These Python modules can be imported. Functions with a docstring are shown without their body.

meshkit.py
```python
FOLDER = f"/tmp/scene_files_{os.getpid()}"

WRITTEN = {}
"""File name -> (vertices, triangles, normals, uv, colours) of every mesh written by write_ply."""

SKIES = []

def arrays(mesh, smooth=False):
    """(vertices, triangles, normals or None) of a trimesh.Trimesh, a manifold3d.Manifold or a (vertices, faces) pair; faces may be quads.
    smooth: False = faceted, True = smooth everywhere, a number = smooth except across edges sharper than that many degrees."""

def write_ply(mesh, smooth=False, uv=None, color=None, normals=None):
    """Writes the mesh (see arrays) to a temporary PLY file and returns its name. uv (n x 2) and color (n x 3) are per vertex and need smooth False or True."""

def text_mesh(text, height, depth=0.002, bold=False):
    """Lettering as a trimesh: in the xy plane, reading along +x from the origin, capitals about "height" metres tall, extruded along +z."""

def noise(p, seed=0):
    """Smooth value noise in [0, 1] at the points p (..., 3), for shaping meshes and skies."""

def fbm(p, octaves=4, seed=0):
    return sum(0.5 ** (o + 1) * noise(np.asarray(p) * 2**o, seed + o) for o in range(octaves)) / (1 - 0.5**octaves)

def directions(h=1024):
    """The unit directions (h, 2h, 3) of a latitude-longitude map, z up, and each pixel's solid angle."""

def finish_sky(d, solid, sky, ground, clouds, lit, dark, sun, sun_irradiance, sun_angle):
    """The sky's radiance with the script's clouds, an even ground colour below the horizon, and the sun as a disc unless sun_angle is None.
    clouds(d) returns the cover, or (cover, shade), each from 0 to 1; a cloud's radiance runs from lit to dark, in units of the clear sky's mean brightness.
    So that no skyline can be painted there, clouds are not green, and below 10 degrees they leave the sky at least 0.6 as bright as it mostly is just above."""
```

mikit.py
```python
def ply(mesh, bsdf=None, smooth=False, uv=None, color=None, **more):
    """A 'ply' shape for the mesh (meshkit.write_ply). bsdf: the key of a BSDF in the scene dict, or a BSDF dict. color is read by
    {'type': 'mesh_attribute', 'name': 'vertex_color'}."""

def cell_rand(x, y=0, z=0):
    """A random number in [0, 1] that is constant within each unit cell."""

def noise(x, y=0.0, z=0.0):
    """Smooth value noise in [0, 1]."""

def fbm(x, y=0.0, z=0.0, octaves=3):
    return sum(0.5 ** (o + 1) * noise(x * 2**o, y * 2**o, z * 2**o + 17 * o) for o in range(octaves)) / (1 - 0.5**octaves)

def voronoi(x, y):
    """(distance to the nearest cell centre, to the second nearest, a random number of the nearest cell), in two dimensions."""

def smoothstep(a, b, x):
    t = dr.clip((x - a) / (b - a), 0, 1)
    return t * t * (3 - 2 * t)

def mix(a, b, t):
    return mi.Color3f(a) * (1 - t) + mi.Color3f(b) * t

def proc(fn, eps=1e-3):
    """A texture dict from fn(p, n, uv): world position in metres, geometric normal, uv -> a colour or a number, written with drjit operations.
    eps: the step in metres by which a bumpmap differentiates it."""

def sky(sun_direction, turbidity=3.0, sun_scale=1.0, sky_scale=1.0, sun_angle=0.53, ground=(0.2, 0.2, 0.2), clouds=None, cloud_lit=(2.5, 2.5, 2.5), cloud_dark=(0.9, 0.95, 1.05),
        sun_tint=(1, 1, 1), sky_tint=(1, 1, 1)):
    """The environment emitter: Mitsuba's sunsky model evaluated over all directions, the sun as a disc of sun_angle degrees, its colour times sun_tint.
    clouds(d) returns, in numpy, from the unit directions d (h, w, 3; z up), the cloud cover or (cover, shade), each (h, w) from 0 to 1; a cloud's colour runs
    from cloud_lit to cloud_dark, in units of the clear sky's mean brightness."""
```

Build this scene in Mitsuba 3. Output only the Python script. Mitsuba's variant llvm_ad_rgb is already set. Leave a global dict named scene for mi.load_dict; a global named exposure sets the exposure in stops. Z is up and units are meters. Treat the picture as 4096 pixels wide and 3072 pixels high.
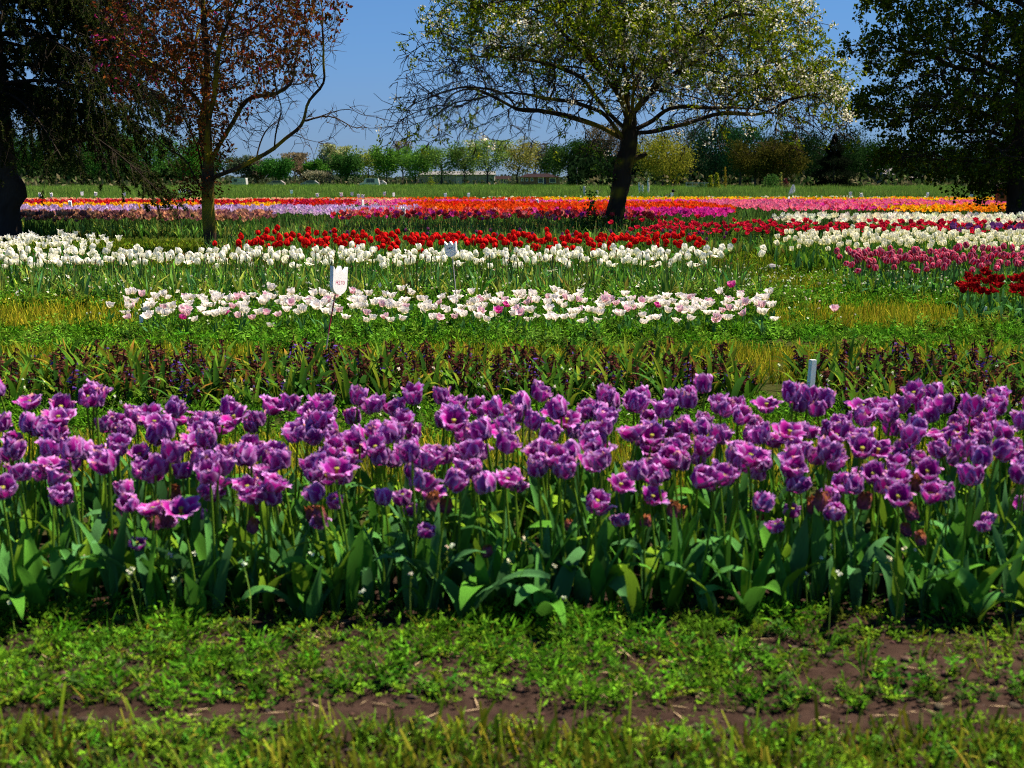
import math, numpy as np, drjit as dr, mitsuba as mi, mikit, meshkit, trimesh
from scipy.spatial import cKDTree
from mikit import fbm, noise, smoothstep, mix

T = mi.ScalarTransform4f
scene, labels = {}, {}
R = np.random.default_rng(7)
PI = math.pi

# ------------------------------------------------------------------ camera, sky, exposure
PITCH = math.radians(8.99)
scene['camera'] = {'type': 'thinlens', 'fov': 43.6, 'fov_axis': 'x', 'aperture_radius': 0.0042, 'focus_distance': 13.0,
                   'near_clip': 0.05, 'far_clip': 9000.0,
                   'to_world': T().look_at(origin=[0, 0, 1.2], target=[0, math.cos(PITCH), 1.2 - math.sin(PITCH)], up=[0, 0, 1])}
EL, AZ = math.radians(61), math.radians(28)
SUN = [math.cos(EL) * math.cos(AZ), math.cos(EL) * math.sin(AZ), math.sin(EL)]


def thin_cloud(d):
    p = np.stack([d[..., 0] * 3.0, d[..., 1] * 3.0, d[..., 2] * 14], -1)
    f = meshkit.fbm(p + 5.3, 5, 3)
    el = np.degrees(np.arcsin(np.clip(d[..., 2], 0, 1)))
    haze = 0.62 * np.exp(-el / 5.0)
    return np.clip(haze * (0.55 + 0.9 * f), 0, 0.8), np.clip((f - 0.45) * 1.5, 0, 1)


scene['sky'] = mikit.sky(SUN, turbidity=2.6, sky_scale=0.30, clouds=thin_cloud, cloud_lit=(1.35, 1.55, 2.1), cloud_dark=(1.3, 1.45, 2.0), sky_tint=(0.52, 0.90, 1.35), ground=(0.08, 0.12, 0.04))
exposure = 3.1


# ------------------------------------------------------------------ materials
VC = {'type': 'mesh_attribute', 'name': 'vertex_color'}
scene['petal'] = {'type': 'principledthin', 'base_color': VC, 'roughness': 0.6, 'diff_trans': 0.6, 'spec_trans': 0.0, 'eta': 1.2}
scene['foliage'] = {'type': 'principledthin', 'base_color': VC, 'roughness': 0.5, 'diff_trans': 0.45, 'spec_trans': 0.0, 'eta': 1.22}
scene['matte'] = {'type': 'twosided', 'b': {'type': 'principled', 'base_color': VC, 'roughness': 0.85, 'specular': 0.1}}
scene['gloss'] = {'type': 'twosided', 'b': {'type': 'principled', 'base_color': VC, 'roughness': 0.35, 'specular': 0.5}}


def ground_color(p, n, uv):
    a = fbm(p.x * 3.1, p.y * 3.1, 0, 4)
    b = noise(p.x * 34, p.y * 34, 1)
    c = noise(p.x * 0.4, p.y * 0.4, 5)
    soil = mix((0.013, 0.0085, 0.007), (0.043, 0.028, 0.023), dr.clip(a * 0.7 + b * 0.4, 0, 1))
    turf = mix((0.020, 0.042, 0.005), (0.060, 0.095, 0.012), dr.clip(a * 0.6 + b * 0.5, 0, 1))
    far = mix((0.035, 0.10, 0.010), (0.09, 0.16, 0.03), dr.clip(c, 0, 1))
    g = smoothstep(3.6, 5.2, p.y) * dr.clip(0.35 + 0.9 * (a - 0.3), 0, 0.85)
    g = dr.maximum(g, smoothstep(14.5, 16, p.y) * 0.8)
    return mix(mix(soil, turf, g), far, smoothstep(58, 66, p.y))


scene['earth'] = {'type': 'twosided', 'b': {'type': 'bumpmap', 'scale': 1.0, 'tex': mikit.proc(lambda p, n, uv: fbm(p.x * 16, p.y * 16, 2, 3) * 0.03 * (1 - smoothstep(6, 20, p.y)), eps=4e-3),
                                                'b': {'type': 'diffuse', 'reflectance': mikit.proc(ground_color)}}}


# ------------------------------------------------------------------ helpers
class Buf:
    def __init__(s):
        s.v, s.f, s.c, s.n = [], [], [], 0

    def add(s, v, f, c):
        v = np.asarray(v, float)
        c = np.asarray(c, float)
        s.v.append(v)
        s.f.append(np.asarray(f, int) + s.n)
        s.c.append(np.broadcast_to(c, (len(v), 3)))
        s.n += len(v)
        return s

    def arrays(s):
        return np.vstack(s.v), np.vstack(s.f), np.vstack(s.c)


ARR = {}


def shape(buf, bsdf, smooth=True):
    v, f, c = buf.arrays()
    d = _shape(v, f, c, bsdf, smooth)
    ARR[d['filename']] = (v, f, c)
    return d


def _shape(v, f, c, bsdf, smooth):
    return mikit.ply((v, f), bsdf, smooth=smooth, color=np.clip(c, 0.001, 0.95))


def unique(name):
    if name not in labels and name not in scene:
        return name
    i = 1
    while f'{name}_{i:03d}' in labels or f'{name}_{i:03d}' in scene:
        i += 1
    return f'{name}_{i:03d}'


def thing(name, label, cat, group=None):
    k = unique(name)
    labels[k] = {'label': label, 'category': cat}
    if group:
        labels[k]['group'] = group
    return k


def part(root, name, buf, bsdf, smooth=True, label=None, kind=None):
    k = unique(root + '__' + name)
    scene[k] = shape(buf, bsdf, smooth)
    if label or kind:
        labels[k] = {a: b for a, b in (('label', label), ('kind', kind)) if b}
    return k


def stuff(name, label, cat, buf, bsdf, smooth=False):
    k = unique(name)
    scene[k] = shape(buf, bsdf, smooth)
    labels[k] = {'label': label, 'category': cat, 'kind': 'stuff'}


def gridf(nu, nv):
    i, j = np.meshgrid(np.arange(nv - 1), np.arange(nu - 1), indexing='ij')
    a = (i * nu + j).ravel()
    return np.vstack([np.stack([a, a + 1, a + nu + 1], 1), np.stack([a, a + nu + 1, a + nu], 1)])


def unit(v):
    return v / (np.linalg.norm(v, axis=-1, keepdims=True) + 1e-12)


def tube(path, rad, sides, cap=False):
    p = np.asarray(path, float)
    rad = np.broadcast_to(rad, (len(p),))
    t = unit(np.gradient(p, axis=0))
    ref = np.array([0.31, 0.95, 0.05]) if abs(t[:, 2]).mean() > 0.5 else np.array([0, 0, 1.0])
    a = unit(np.cross(t, ref))
    b = np.cross(t, a)
    ang = np.arange(sides) * 2 * PI / sides
    v = p[:, None] + rad[:, None, None] * (np.cos(ang)[None, :, None] * a[:, None] + np.sin(ang)[None, :, None] * b[:, None])
    n = len(p)
    i, j = np.meshgrid(np.arange(n - 1), np.arange(sides), indexing='ij')
    i, j = i.ravel(), j.ravel()
    k = (j + 1) % sides
    f = np.vstack([np.stack([i * sides + j, i * sides + k, (i + 1) * sides + k], 1), np.stack([i * sides + j, (i + 1) * sides + k, (i + 1) * sides + j], 1)])
    v = v.reshape(-1, 3)
    if cap:
        v = np.vstack([v, p[-1:]])
        m = (n - 1) * sides
        f = np.vstack([f, np.stack([m + np.arange(sides), m + (np.arange(sides) + 1) % sides, np.full(sides, n * sides)], 1)])
    return v, f


def rotz(a):
    c, s = math.cos(a), math.sin(a)
    return np.array([[c, -s, 0], [s, c, 0], [0, 0, 1.0]])


def rotx(a):
    c, s = math.cos(a), math.sin(a)
    return np.array([[1, 0, 0], [0, c, -s], [0, s, c]])


def cards(buf, P, D, N, L, W, col, fold=0.25):
    """Folded leaf-shaped cards: base P, direction D, side vectors from N; four corners, two faces each."""
    D = unit(D)
    S = unit(np.cross(D, N))
    U = np.cross(S, D)
    L, W = np.broadcast_to(L, len(P))[:, None], np.broadcast_to(W, len(P))[:, None]
    v = np.stack([P, P + D * L * 0.45 + S * W + U * W * fold, P + D * L, P + D * L * 0.45 - S * W + U * W * fold], 1).reshape(-1, 3)
    i = np.arange(len(P))[:, None] * 4
    f = np.vstack([i + [0, 1, 2], i + [0, 2, 3]])
    buf.add(v, f, np.repeat(np.broadcast_to(col, (len(P), 3)), 4, 0))


def scatter(buf, forms, P, yaw, scale, tint=0.15, lean=0.0, rng=R):
    """Copies of the small meshes FORMS [(v, f, c)] at P, turned, scaled and slightly toned, joined into one."""
    pick = rng.integers(0, len(forms), len(P))
    for k, (v, f, c) in enumerate(forms):
        m = np.nonzero(pick == k)[0]
        if not len(m):
            continue
        cs, sn, s = np.cos(yaw[m]), np.sin(yaw[m]), np.broadcast_to(scale, len(P))[m]
        x = (v[None, :, 0] * cs[:, None] - v[None, :, 1] * sn[:, None]) * s[:, None]
        y = (v[None, :, 0] * sn[:, None] + v[None, :, 1] * cs[:, None]) * s[:, None]
        z = v[None, :, 2] * s[:, None] * np.ones_like(x)
        if lean:
            l = rng.normal(0, lean, (2, len(m), 1))
            x, y = x + z * l[0], y + z * l[1]
        vv = np.stack([x, y, z], -1) + P[m][:, None]
        t = 1 + rng.normal(0, tint, (len(m), 1, 1)) + rng.normal(0, tint * 0.35, (len(m), 1, 3))
        cc = c[None] * np.clip(t, 0.45, 1.7)
        ff = f[None] + (np.arange(len(m)) * len(v))[:, None, None]
        buf.add(vv.reshape(-1, 3), ff.reshape(-1, 3), cc.reshape(-1, 3))


def jgrid(x0, x1, y0, y1, step, jit=0.42, rng=R):
    xs, ys = np.meshgrid(np.arange(x0, x1, step), np.arange(y0, y1, step))
    p = np.stack([xs.ravel(), ys.ravel()], 1) + rng.uniform(-jit, jit, (xs.size, 2)) * step
    return p


def ground_z(x, y):
    p = np.stack([x * 1.3, y * 1.3, np.zeros_like(x)], -1)
    q = np.stack([x * 7, y * 7, np.ones_like(x)], -1)
    fade = np.clip(1 - (y - 12) / 20, 0, 1)
    return ((meshkit.fbm(p, 3, 1) - 0.5) * 0.05 + (meshkit.noise(q, 2) - 0.5) * 0.018) * fade


# ------------------------------------------------------------------ ground: one sheet to the horizon
ys = np.concatenate([[-400, -60, -10], np.arange(-1, 14, 0.08), np.geomspace(14, 6000, 60)])
xs = np.concatenate([-np.geomspace(6000, 10, 25), np.arange(-9.5, 9.6, 0.12), np.geomspace(10, 6000, 25)])
gx, gy = np.meshgrid(xs, ys)
V = np.stack([gx.ravel(), gy.ravel(), ground_z(gx.ravel(), gy.ravel())], 1)
scene['ground'] = mikit.ply((V, gridf(len(xs), len(ys))), 'earth', smooth=True)
labels['ground'] = {'kind': 'structure', 'label': 'dark brown soil and turf of the flat tulip field'}

# ------------------------------------------------------------------ tulips
T_KNOT = np.array([0, 0.12, 0.38, 0.7, 1.0])
CUP = (np.array([0.14, 0.68, 1.0, 0.95, 0.62]), np.array([0, 0.06, 0.36, 0.72, 1.0]))
OPEN = (np.array([0.14, 0.66, 1.08, 1.45, 1.95]), np.array([0, 0.05, 0.34, 0.62, 0.72]))
LILY = (np.array([0.14, 0.62, 0.82, 0.95, 1.75]), np.array([0, 0.08, 0.42, 0.78, 1.0]))
FLAT = (np.array([0.14, 0.7, 1.35, 2.0, 2.5]), np.array([0, 0.10, 0.30, 0.36, 0.18]))


def petal(nu, nv, prof, Rr, H, W, ang, rng, ruffle=0.0, point=0.6, shade=None):
    t = np.linspace(0, 1, nv)[:, None]
    s = np.linspace(-1, 1, nu)[None]
    kx = np.linspace(0, 1, 40)
    def sm(k):
        y = np.interp(kx, T_KNOT, k)
        y = np.convolve(np.pad(y, 4, mode='edge'), np.ones(9) / 9, 'valid')
        return np.interp(t, kx, y)
    r, z = sm(prof[0]) * Rr, sm(prof[1]) * H
    w = W * (np.sin(PI * np.clip(t * 0.93 + 0.05, 0, 1) ** 0.8)) ** point + W * 0.06 * (1 - t)
    lat = w * s * np.ones_like(t)
    inw = lat ** 2 / (2.0 * np.maximum(r, Rr * 0.45))
    rr = r - inw * 0.8
    if ruffle:
        ph = rng.uniform(0, 6.28, 3)
        e = np.abs(s) ** 1.3 * (0.25 + 0.75 * t)
        wav = np.sin(t * 9 + ph[0] + s * 2) + 0.7 * np.sin(t * 17 + ph[1]) + 0.6 * np.sin(s * 7 + ph[2]) * t
        rr = rr + ruffle * wav * np.maximum(e, t ** 2 * 0.8)
        z = z + ruffle * 0.9 * np.sin(t * 7 + s * 5 + ph[2]) * np.maximum(e, t ** 2)
    z = z * np.ones_like(rr)
    c, sn = math.cos(ang), math.sin(ang)
    v = np.stack([rr * c - lat * sn, rr * sn + lat * c, z], -1)
    tt, ss = t * np.ones_like(s), s * np.ones_like(t)
    col = shade(tt, ss, rng)
    return v.reshape(-1, 3), gridf(nu, nv), col.reshape(-1, 3)


def lerp(a, b, t):
    return np.asarray(a) * (1 - t[..., None]) + np.asarray(b) * t[..., None]


def shade_purple(t, s, rng):
    hue = rng.uniform(0, 1)
    deep = np.array([0.15, 0.001, 0.13]) * rng.uniform(0.7, 1.15)
    mid = np.array([0.31 + 0.13 * hue, 0.004 + 0.010 * (1 - hue), 0.32 - 0.05 * hue]) * rng.uniform(0.7, 1.2)
    edge = np.array([0.64, 0.31 + 0.10 * (1 - hue), 0.80]) * rng.uniform(0.75, 1.2)
    c = lerp(deep, mid, np.clip(t * 1.5, 0, 1))
    e = np.clip(np.abs(s) ** 4 * 0.95 + t ** 7 * 0.95, 0, 1)
    c = c * (1 - e[..., None]) + edge * e[..., None]
    vein = 0.5 + 0.5 * np.sin(s * 14 + rng.uniform(0, 6))
    c = c * (0.88 + 0.12 * vein[..., None])
    if rng.random() < 0.38:
        tip = np.clip((t - rng.uniform(0.72, 0.9)) * 6, 0, 1) * np.clip(1.2 - 2.2 * np.abs(s - rng.uniform(-0.7, 0.7)), 0, 1)
        c = lerp(c * 0, np.array([0.62, 0.34, 0.14]), tip) + c * (1 - tip[..., None])
    return c


def shade_wither(t, s, rng):
    a = lerp([0.32, 0.08, 0.30], [0.42, 0.16, 0.06], np.clip(t * rng.uniform(0.4, 1.6), 0, 1))
    return a * (0.7 + 0.4 * np.sin(s * 9 + t * 7)[..., None] * 0.5)


def shader(base, mid, tip, edge=None, ep=3.0, var=0.12):
    def fn(t, s, rng):
        k = rng.uniform(1 - var, 1 + var)
        c = lerp(base, mid, np.clip(t * 3, 0, 1))
        c = c * (1 - np.clip(t * 2 - 1, 0, 1)[..., None]) + np.asarray(tip) * np.clip(t * 2 - 1, 0, 1)[..., None]
        if edge is not None:
            e = np.clip(np.abs(s) ** ep + t ** 9, 0, 1)[..., None]
            c = c * (1 - e) + np.asarray(edge) * e
        return np.clip(c * k, 0, 0.9)
    return fn


def blend(a, b, k):
    return a[0] * (1 - k) + b[0] * k, a[1] * (1 - k) + b[1] * k


def blade(L, W, lean, curl, ang, rng, nv=8, nu=3, fold=0.35, wave=0.1, col=(0.06, 0.16, 0.05), base=(0, 0, 0)):
    t = np.linspace(0, 1, nv)
    phi = lean + curl * t ** 1.6
    dx, dz = np.sin(phi), np.cos(phi)
    step = L / (nv - 1)
    x = np.concatenate([[0], np.cumsum((dx[1:] + dx[:-1]) / 2 * step)])
    z = np.concatenate([[0], np.cumsum((dz[1:] + dz[:-1]) / 2 * step)])
    w = W * np.clip(np.sin(PI * np.clip(0.12 + t * 0.88, 0, 1) ** 0.85), 0, 1) ** 0.8
    w[-1] = W * 0.03
    s = np.linspace(-1, 1, nu)
    tw = rng.normal(0, 0.5) * t
    lat = w[:, None] * s[None]
    up = (np.abs(s)[None] * w[:, None]) * fold + wave * W * np.sin(t * 8 + rng.uniform(0, 6))[:, None] * np.abs(s)[None] * np.sign(s)[None]
    nx, nz = -dz, dx
    Y = lat * np.cos(tw)[:, None]
    off = up + lat * np.sin(tw)[:, None]
    v = np.stack([x[:, None] + nx[:, None] * off, Y, z[:, None] + nz[:, None] * off], -1).reshape(-1, 3)
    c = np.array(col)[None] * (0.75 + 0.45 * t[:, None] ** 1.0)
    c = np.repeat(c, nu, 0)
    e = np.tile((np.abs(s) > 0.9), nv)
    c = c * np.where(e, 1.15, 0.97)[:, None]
    return v @ rotz(ang).T + np.asarray(base), gridf(nu, nv), c


LEAF_COLS = [(0.06, 0.19, 0.022), (0.06, 0.19, 0.045), (0.055, 0.16, 0.055), (0.13, 0.25, 0.018)]


def stem_path(h, bend, rng, n=5):
    a = rng.uniform(0, 2 * PI)
    t = np.linspace(0, 1, n)
    d = bend * h * t ** 1.8
    p = np.stack([d * math.cos(a), d * math.sin(a), h * t * (1 - 0.12 * bend)], 1)
    tilt = np.array([math.cos(a), math.sin(a), 0]) * bend * 1.1
    return p, tilt


def tilt_matrix(tilt):
    z = unit(np.array([0, 0, 1.0]) + tilt)
    x = unit(np.cross([0.0, 1.0, 0.05], z))
    return np.stack([x, np.cross(z, x), z], 1)


GROUPS = {}


def tulip_forms(kind, n, height, prof, Rr, H, W, sh, nu, nv, ruffle=0.0, point=0.6, leaves=(2, 3), leafL=0.22, leafW=0.022, petals=6, split=False, seed=0, stem_c=(0.13, 0.26, 0.025), bend=0.10, stem_r=0.0032, prof2=None, leaf_nv=7):
    """Shapegroups of N individual plants of one variety: stem, each leaf, and the flower (for the nearest bed each petal)."""
    out = []
    for i in range(n):
        rng = np.random.default_rng(seed * 100 + i)
        g = {'type': 'shapegroup'}
        h = height
        pth, tilt = stem_path(h, abs(rng.normal(bend, bend * 0.7)), rng)
        b = Buf()
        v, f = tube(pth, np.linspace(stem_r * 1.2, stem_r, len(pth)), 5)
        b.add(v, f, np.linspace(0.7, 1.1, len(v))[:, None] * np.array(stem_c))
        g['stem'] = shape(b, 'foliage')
        nl = rng.integers(leaves[0], leaves[1] + 1)
        a0 = rng.uniform(0, 6.28)
        for k in range(nl):
            L = leafL * rng.uniform(0.7, 1.15)
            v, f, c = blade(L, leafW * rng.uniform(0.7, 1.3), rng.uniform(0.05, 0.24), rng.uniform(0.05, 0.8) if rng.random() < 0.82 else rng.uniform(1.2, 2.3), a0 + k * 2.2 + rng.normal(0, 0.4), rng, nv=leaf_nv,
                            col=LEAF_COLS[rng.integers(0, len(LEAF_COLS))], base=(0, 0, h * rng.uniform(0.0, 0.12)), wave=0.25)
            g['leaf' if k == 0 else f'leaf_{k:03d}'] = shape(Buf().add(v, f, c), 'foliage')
        M = tilt_matrix(tilt + rng.normal(0, 0.30, 3) * [1, 1, 0]) @ rotz(rng.uniform(0, 6.28))
        k = rng.random()
        pf = blend(prof, prof2, k) if prof2 is not None else prof
        fb = Buf()
        for q in range(petals):
            inner = q % 2
            pv = (pf[0] * rng.uniform(0.92, 1.1) * (0.9 if inner else 1.0), pf[1] * rng.uniform(0.95, 1.08))
            v, f, c = petal(nu, nv, pv, Rr, H, W * rng.uniform(0.9, 1.12), q * 2 * PI / petals + rng.normal(0, 0.1), rng, ruffle, point, sh)
            v = v @ M.T + pth[-1]
            if split:
                g['flower__petal' if q == 0 else f'flower__petal_{q:03d}'] = shape(Buf().add(v, f, c), 'petal')
            else:
                fb.add(v, f, c)
        if split:
            v, f = tube(np.array([[0, 0, 0.004], [0, 0, 0.026], [0, 0, 0.030]]), [0.004, 0.005, 0.007], 6, True)
            g['flower__pistil'] = shape(Buf().add(v @ M.T + pth[-1], f, [0.30, 0.32, 0.06]), 'foliage')
        else:
            g['flower'] = shape(fb, 'petal')
        key = f'{kind}_form_{i}'
        scene[key] = g
        out.append(key)
    GROUPS[kind] = out
    return out


def plant(name, form, x, y, s, yaw, label, cat, group=None, sz=1.0):
    k = thing(name, label, cat, group)
    z = float(ground_z(np.array([x]), np.array([y]))[0]) - 0.012
    scene[k] = {'type': 'instance', 'to_world': T().translate([float(x), float(y), z]).rotate([0, 0, 1], float(yaw)).scale([float(s), float(s), float(s * sz)]),
                'form': {'type': 'ref', 'id': form}}
    return k


def zone(x, y, x0, x1, y0, y1):
    u, v = (x - x0) / (x1 - x0), (y - y0) / (y1 - y0)
    a = 'left end' if u < 0.2 else 'left half' if u < 0.4 else 'middle' if u < 0.6 else 'right half' if u < 0.8 else 'right end'
    return ('front' if v < 0.34 else 'centre' if v < 0.67 else 'back') + ' of the ' + a


# the front bed of purple fringed tulips
def purple(n, prof, prof2, seed, **kw):
    return tulip_forms(f'purple_{seed}', n, 0.366, prof, 0.0255, 0.058, 0.0255, shade_purple, 7, 8, 0.005, 0.5, (2, 4), 0.26, 0.019, 6, True, seed, prof2=prof2, bend=0.07, leaf_nv=9, **kw)


P_CUP = purple(9, CUP, blend(CUP, OPEN, 0.45), 11)
P_OPEN = purple(9, blend(CUP, OPEN, 0.4), blend(CUP, OPEN, 0.9), 12)
P_WIDE = purple(5, OPEN, blend(OPEN, FLAT, 0.35), 13)
P_DEAD = tulip_forms('purple_dead', 5, 0.24, CUP, 0.016, 0.045, 0.017, shade_wither, 6, 7, 0.006, 0.5, (2, 3), 0.2, 0.02, 6, True, 14, bend=0.2)
P_SMALL = tulip_forms('purple_small', 3, 0.27, blend(CUP, OPEN, 0.4), 0.021, 0.042, 0.021, shade_purple, 6, 7, 0.004, 0.5, (2, 3), 0.22, 0.021, 6, True, 15)
pts = jgrid(-1.95, 2.0, 3.46, 4.46, 0.097, 0.5)
def mass(name, label, items):
    fl, gn = Buf(), Buf()
    for q, x, y, k, a, h in items:
        M = rotz(math.radians(a)) * k
        M[2, 2] = k * h
        for nm, d in scene[q].items():
            if isinstance(d, dict):
                v, f, c = ARR[d['filename']]
                (fl if 'petal' in nm or nm == 'flower' else gn).add(v @ M.T + [x, y, 0], f, c)
    rk = thing(name, label, 'tulips')
    labels[rk]['kind'] = 'stuff'
    part(rk, 'flowers', fl, 'petal', kind='stuff')
    part(rk, 'stems', gn, 'foliage', kind='stuff')


REAR = []
PG = {'cup': (P_CUP, 'cupped purple fringed tulip'), 'open': (P_OPEN, 'half open purple fringed tulip'), 'wide': (P_WIDE, 'wide open purple fringed tulip')}
for i, (x, y) in enumerate(pts):
    u = R.random()
    if u < 0.02:
        continue
    kind = 'cup' if u < 0.46 else 'open' if u < 0.90 else 'wide'
    fm, lb = PG[kind]
    lb = f'{lb} in the {zone(x, y, -1.7, 1.7, 3.46, 4.46)} of the near bed'
    gr = lb
    if abs(x) > 0.41 * y + 0.12:
        continue
    back = (y - 3.46) / 1.0
    h = (0.362 + 0.022 * back) * R.uniform(0.91, 1.08) / 0.362
    if R.random() < 0.16:
        h *= R.uniform(0.72, 0.90)
    q, k, a = fm[R.integers(0, len(fm))], R.uniform(0.90, 1.14), R.uniform(0, 360)
    if y > 4.20:
        REAR.append((q, x, y, k, a, h))
    else:
        plant('purple_tulip', q, x, y, k, a, lb, 'tulip', gr, h)
for x, y, h, lb in [(-0.235, 4.45, 0.50, 'tall purple tulip standing alone above the front bed, below the numbered grey sign'),
                    (0.285, 4.42, 0.515, 'upper of two tall purple tulips one above the other in the front bed'),
                    (0.295, 4.30, 0.475, 'lower of two tall purple tulips one above the other in the front bed'),
                    (0.56, 4.4, 0.49, 'tall purple tulip next to the highest one before the hyacinth bed gap'),
                    (0.68, 4.48, 0.525, 'tall purple tulip with pale centre highest before the gap in the hyacinths'),
                    (1.09, 4.4, 0.495, 'tall purple tulip right beside the white lettered stake'),
                    (1.36, 4.3, 0.545, 'tallest purple tulip near the right end of the front bed'),
                    (-0.57, 4.38, 0.515, 'tall purple tulip under the white sign with red lettering'),
                    (-1.70, 4.25, 0.46, 'ragged purple tulip at the far left end above the bed')]:
    plant('purple_tulip', P_OPEN[R.integers(0, 7)], x, y, 1.0, R.uniform(0, 360), lb, 'tulip', None, h * 0.86 / 0.362)
mass('purple_tulip_rear', 'densely packed purple fringed tulips forming the rear rows of the near bed', REAR)
for i in range(26):
    x, y = R.uniform(-1.6, 1.6), R.uniform(3.40, 3.9)
    plant('purple_tulip', P_DEAD[i % 5], x, y, R.uniform(0.8, 1.15), R.uniform(0, 360), f'withered brown purple tulip head low at the {zone(x, 3.4, -1.6, 1.6, 3, 5)[13:]} of the near bed', 'tulip', f'withered tulips, {zone(x, 3.4, -1.6, 1.6, 3, 5)[13:]} of the near bed', R.uniform(0.8, 1.2))
for i in range(16):
    x, y = R.uniform(-1.6, 1.6), R.uniform(3.40, 3.70)
    plant('purple_tulip', P_SMALL[i % 3], x, y, R.uniform(0.85, 1.1), R.uniform(0, 360), f'small short purple tulip low at the {zone(x, 3.4, -1.6, 1.6, 3, 5)[13:]} of the near bed', 'tulip', f'short purple tulips, {zone(x, 3.4, -1.6, 1.6, 3, 5)[13:]} of the near bed', R.uniform(0.8, 1.25))
# broad leaves of plants without a flower, along the front edge
leaf_forms = []
for i in range(8):
    rng = np.random.default_rng(900 + i)
    g = {'type': 'shapegroup'}
    for k in range(rng.integers(2, 4)):
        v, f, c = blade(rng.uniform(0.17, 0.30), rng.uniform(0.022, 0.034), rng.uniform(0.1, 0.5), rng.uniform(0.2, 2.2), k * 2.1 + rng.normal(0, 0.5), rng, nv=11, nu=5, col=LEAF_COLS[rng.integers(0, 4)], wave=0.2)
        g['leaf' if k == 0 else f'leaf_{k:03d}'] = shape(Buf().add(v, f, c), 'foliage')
    scene[f'tulip_leaves_form_{i}'] = g
    leaf_forms.append(f'tulip_leaves_form_{i}')
for i in range(85):
    y = R.uniform(3.36, 3.75) if i < 60 else R.uniform(3.6, 4.4)
    x = R.uniform(-1.75, 1.75)
    lb = f'broad leaved flowerless tulip, {zone(x, y, -1.7, 1.7, 3.4, 4.4)} of the near bed'
    plant('flowerless_tulip', leaf_forms[i % 8], x, y, R.uniform(0.8, 1.15), R.uniform(0, 360), lb, 'tulip plant', lb)

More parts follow.
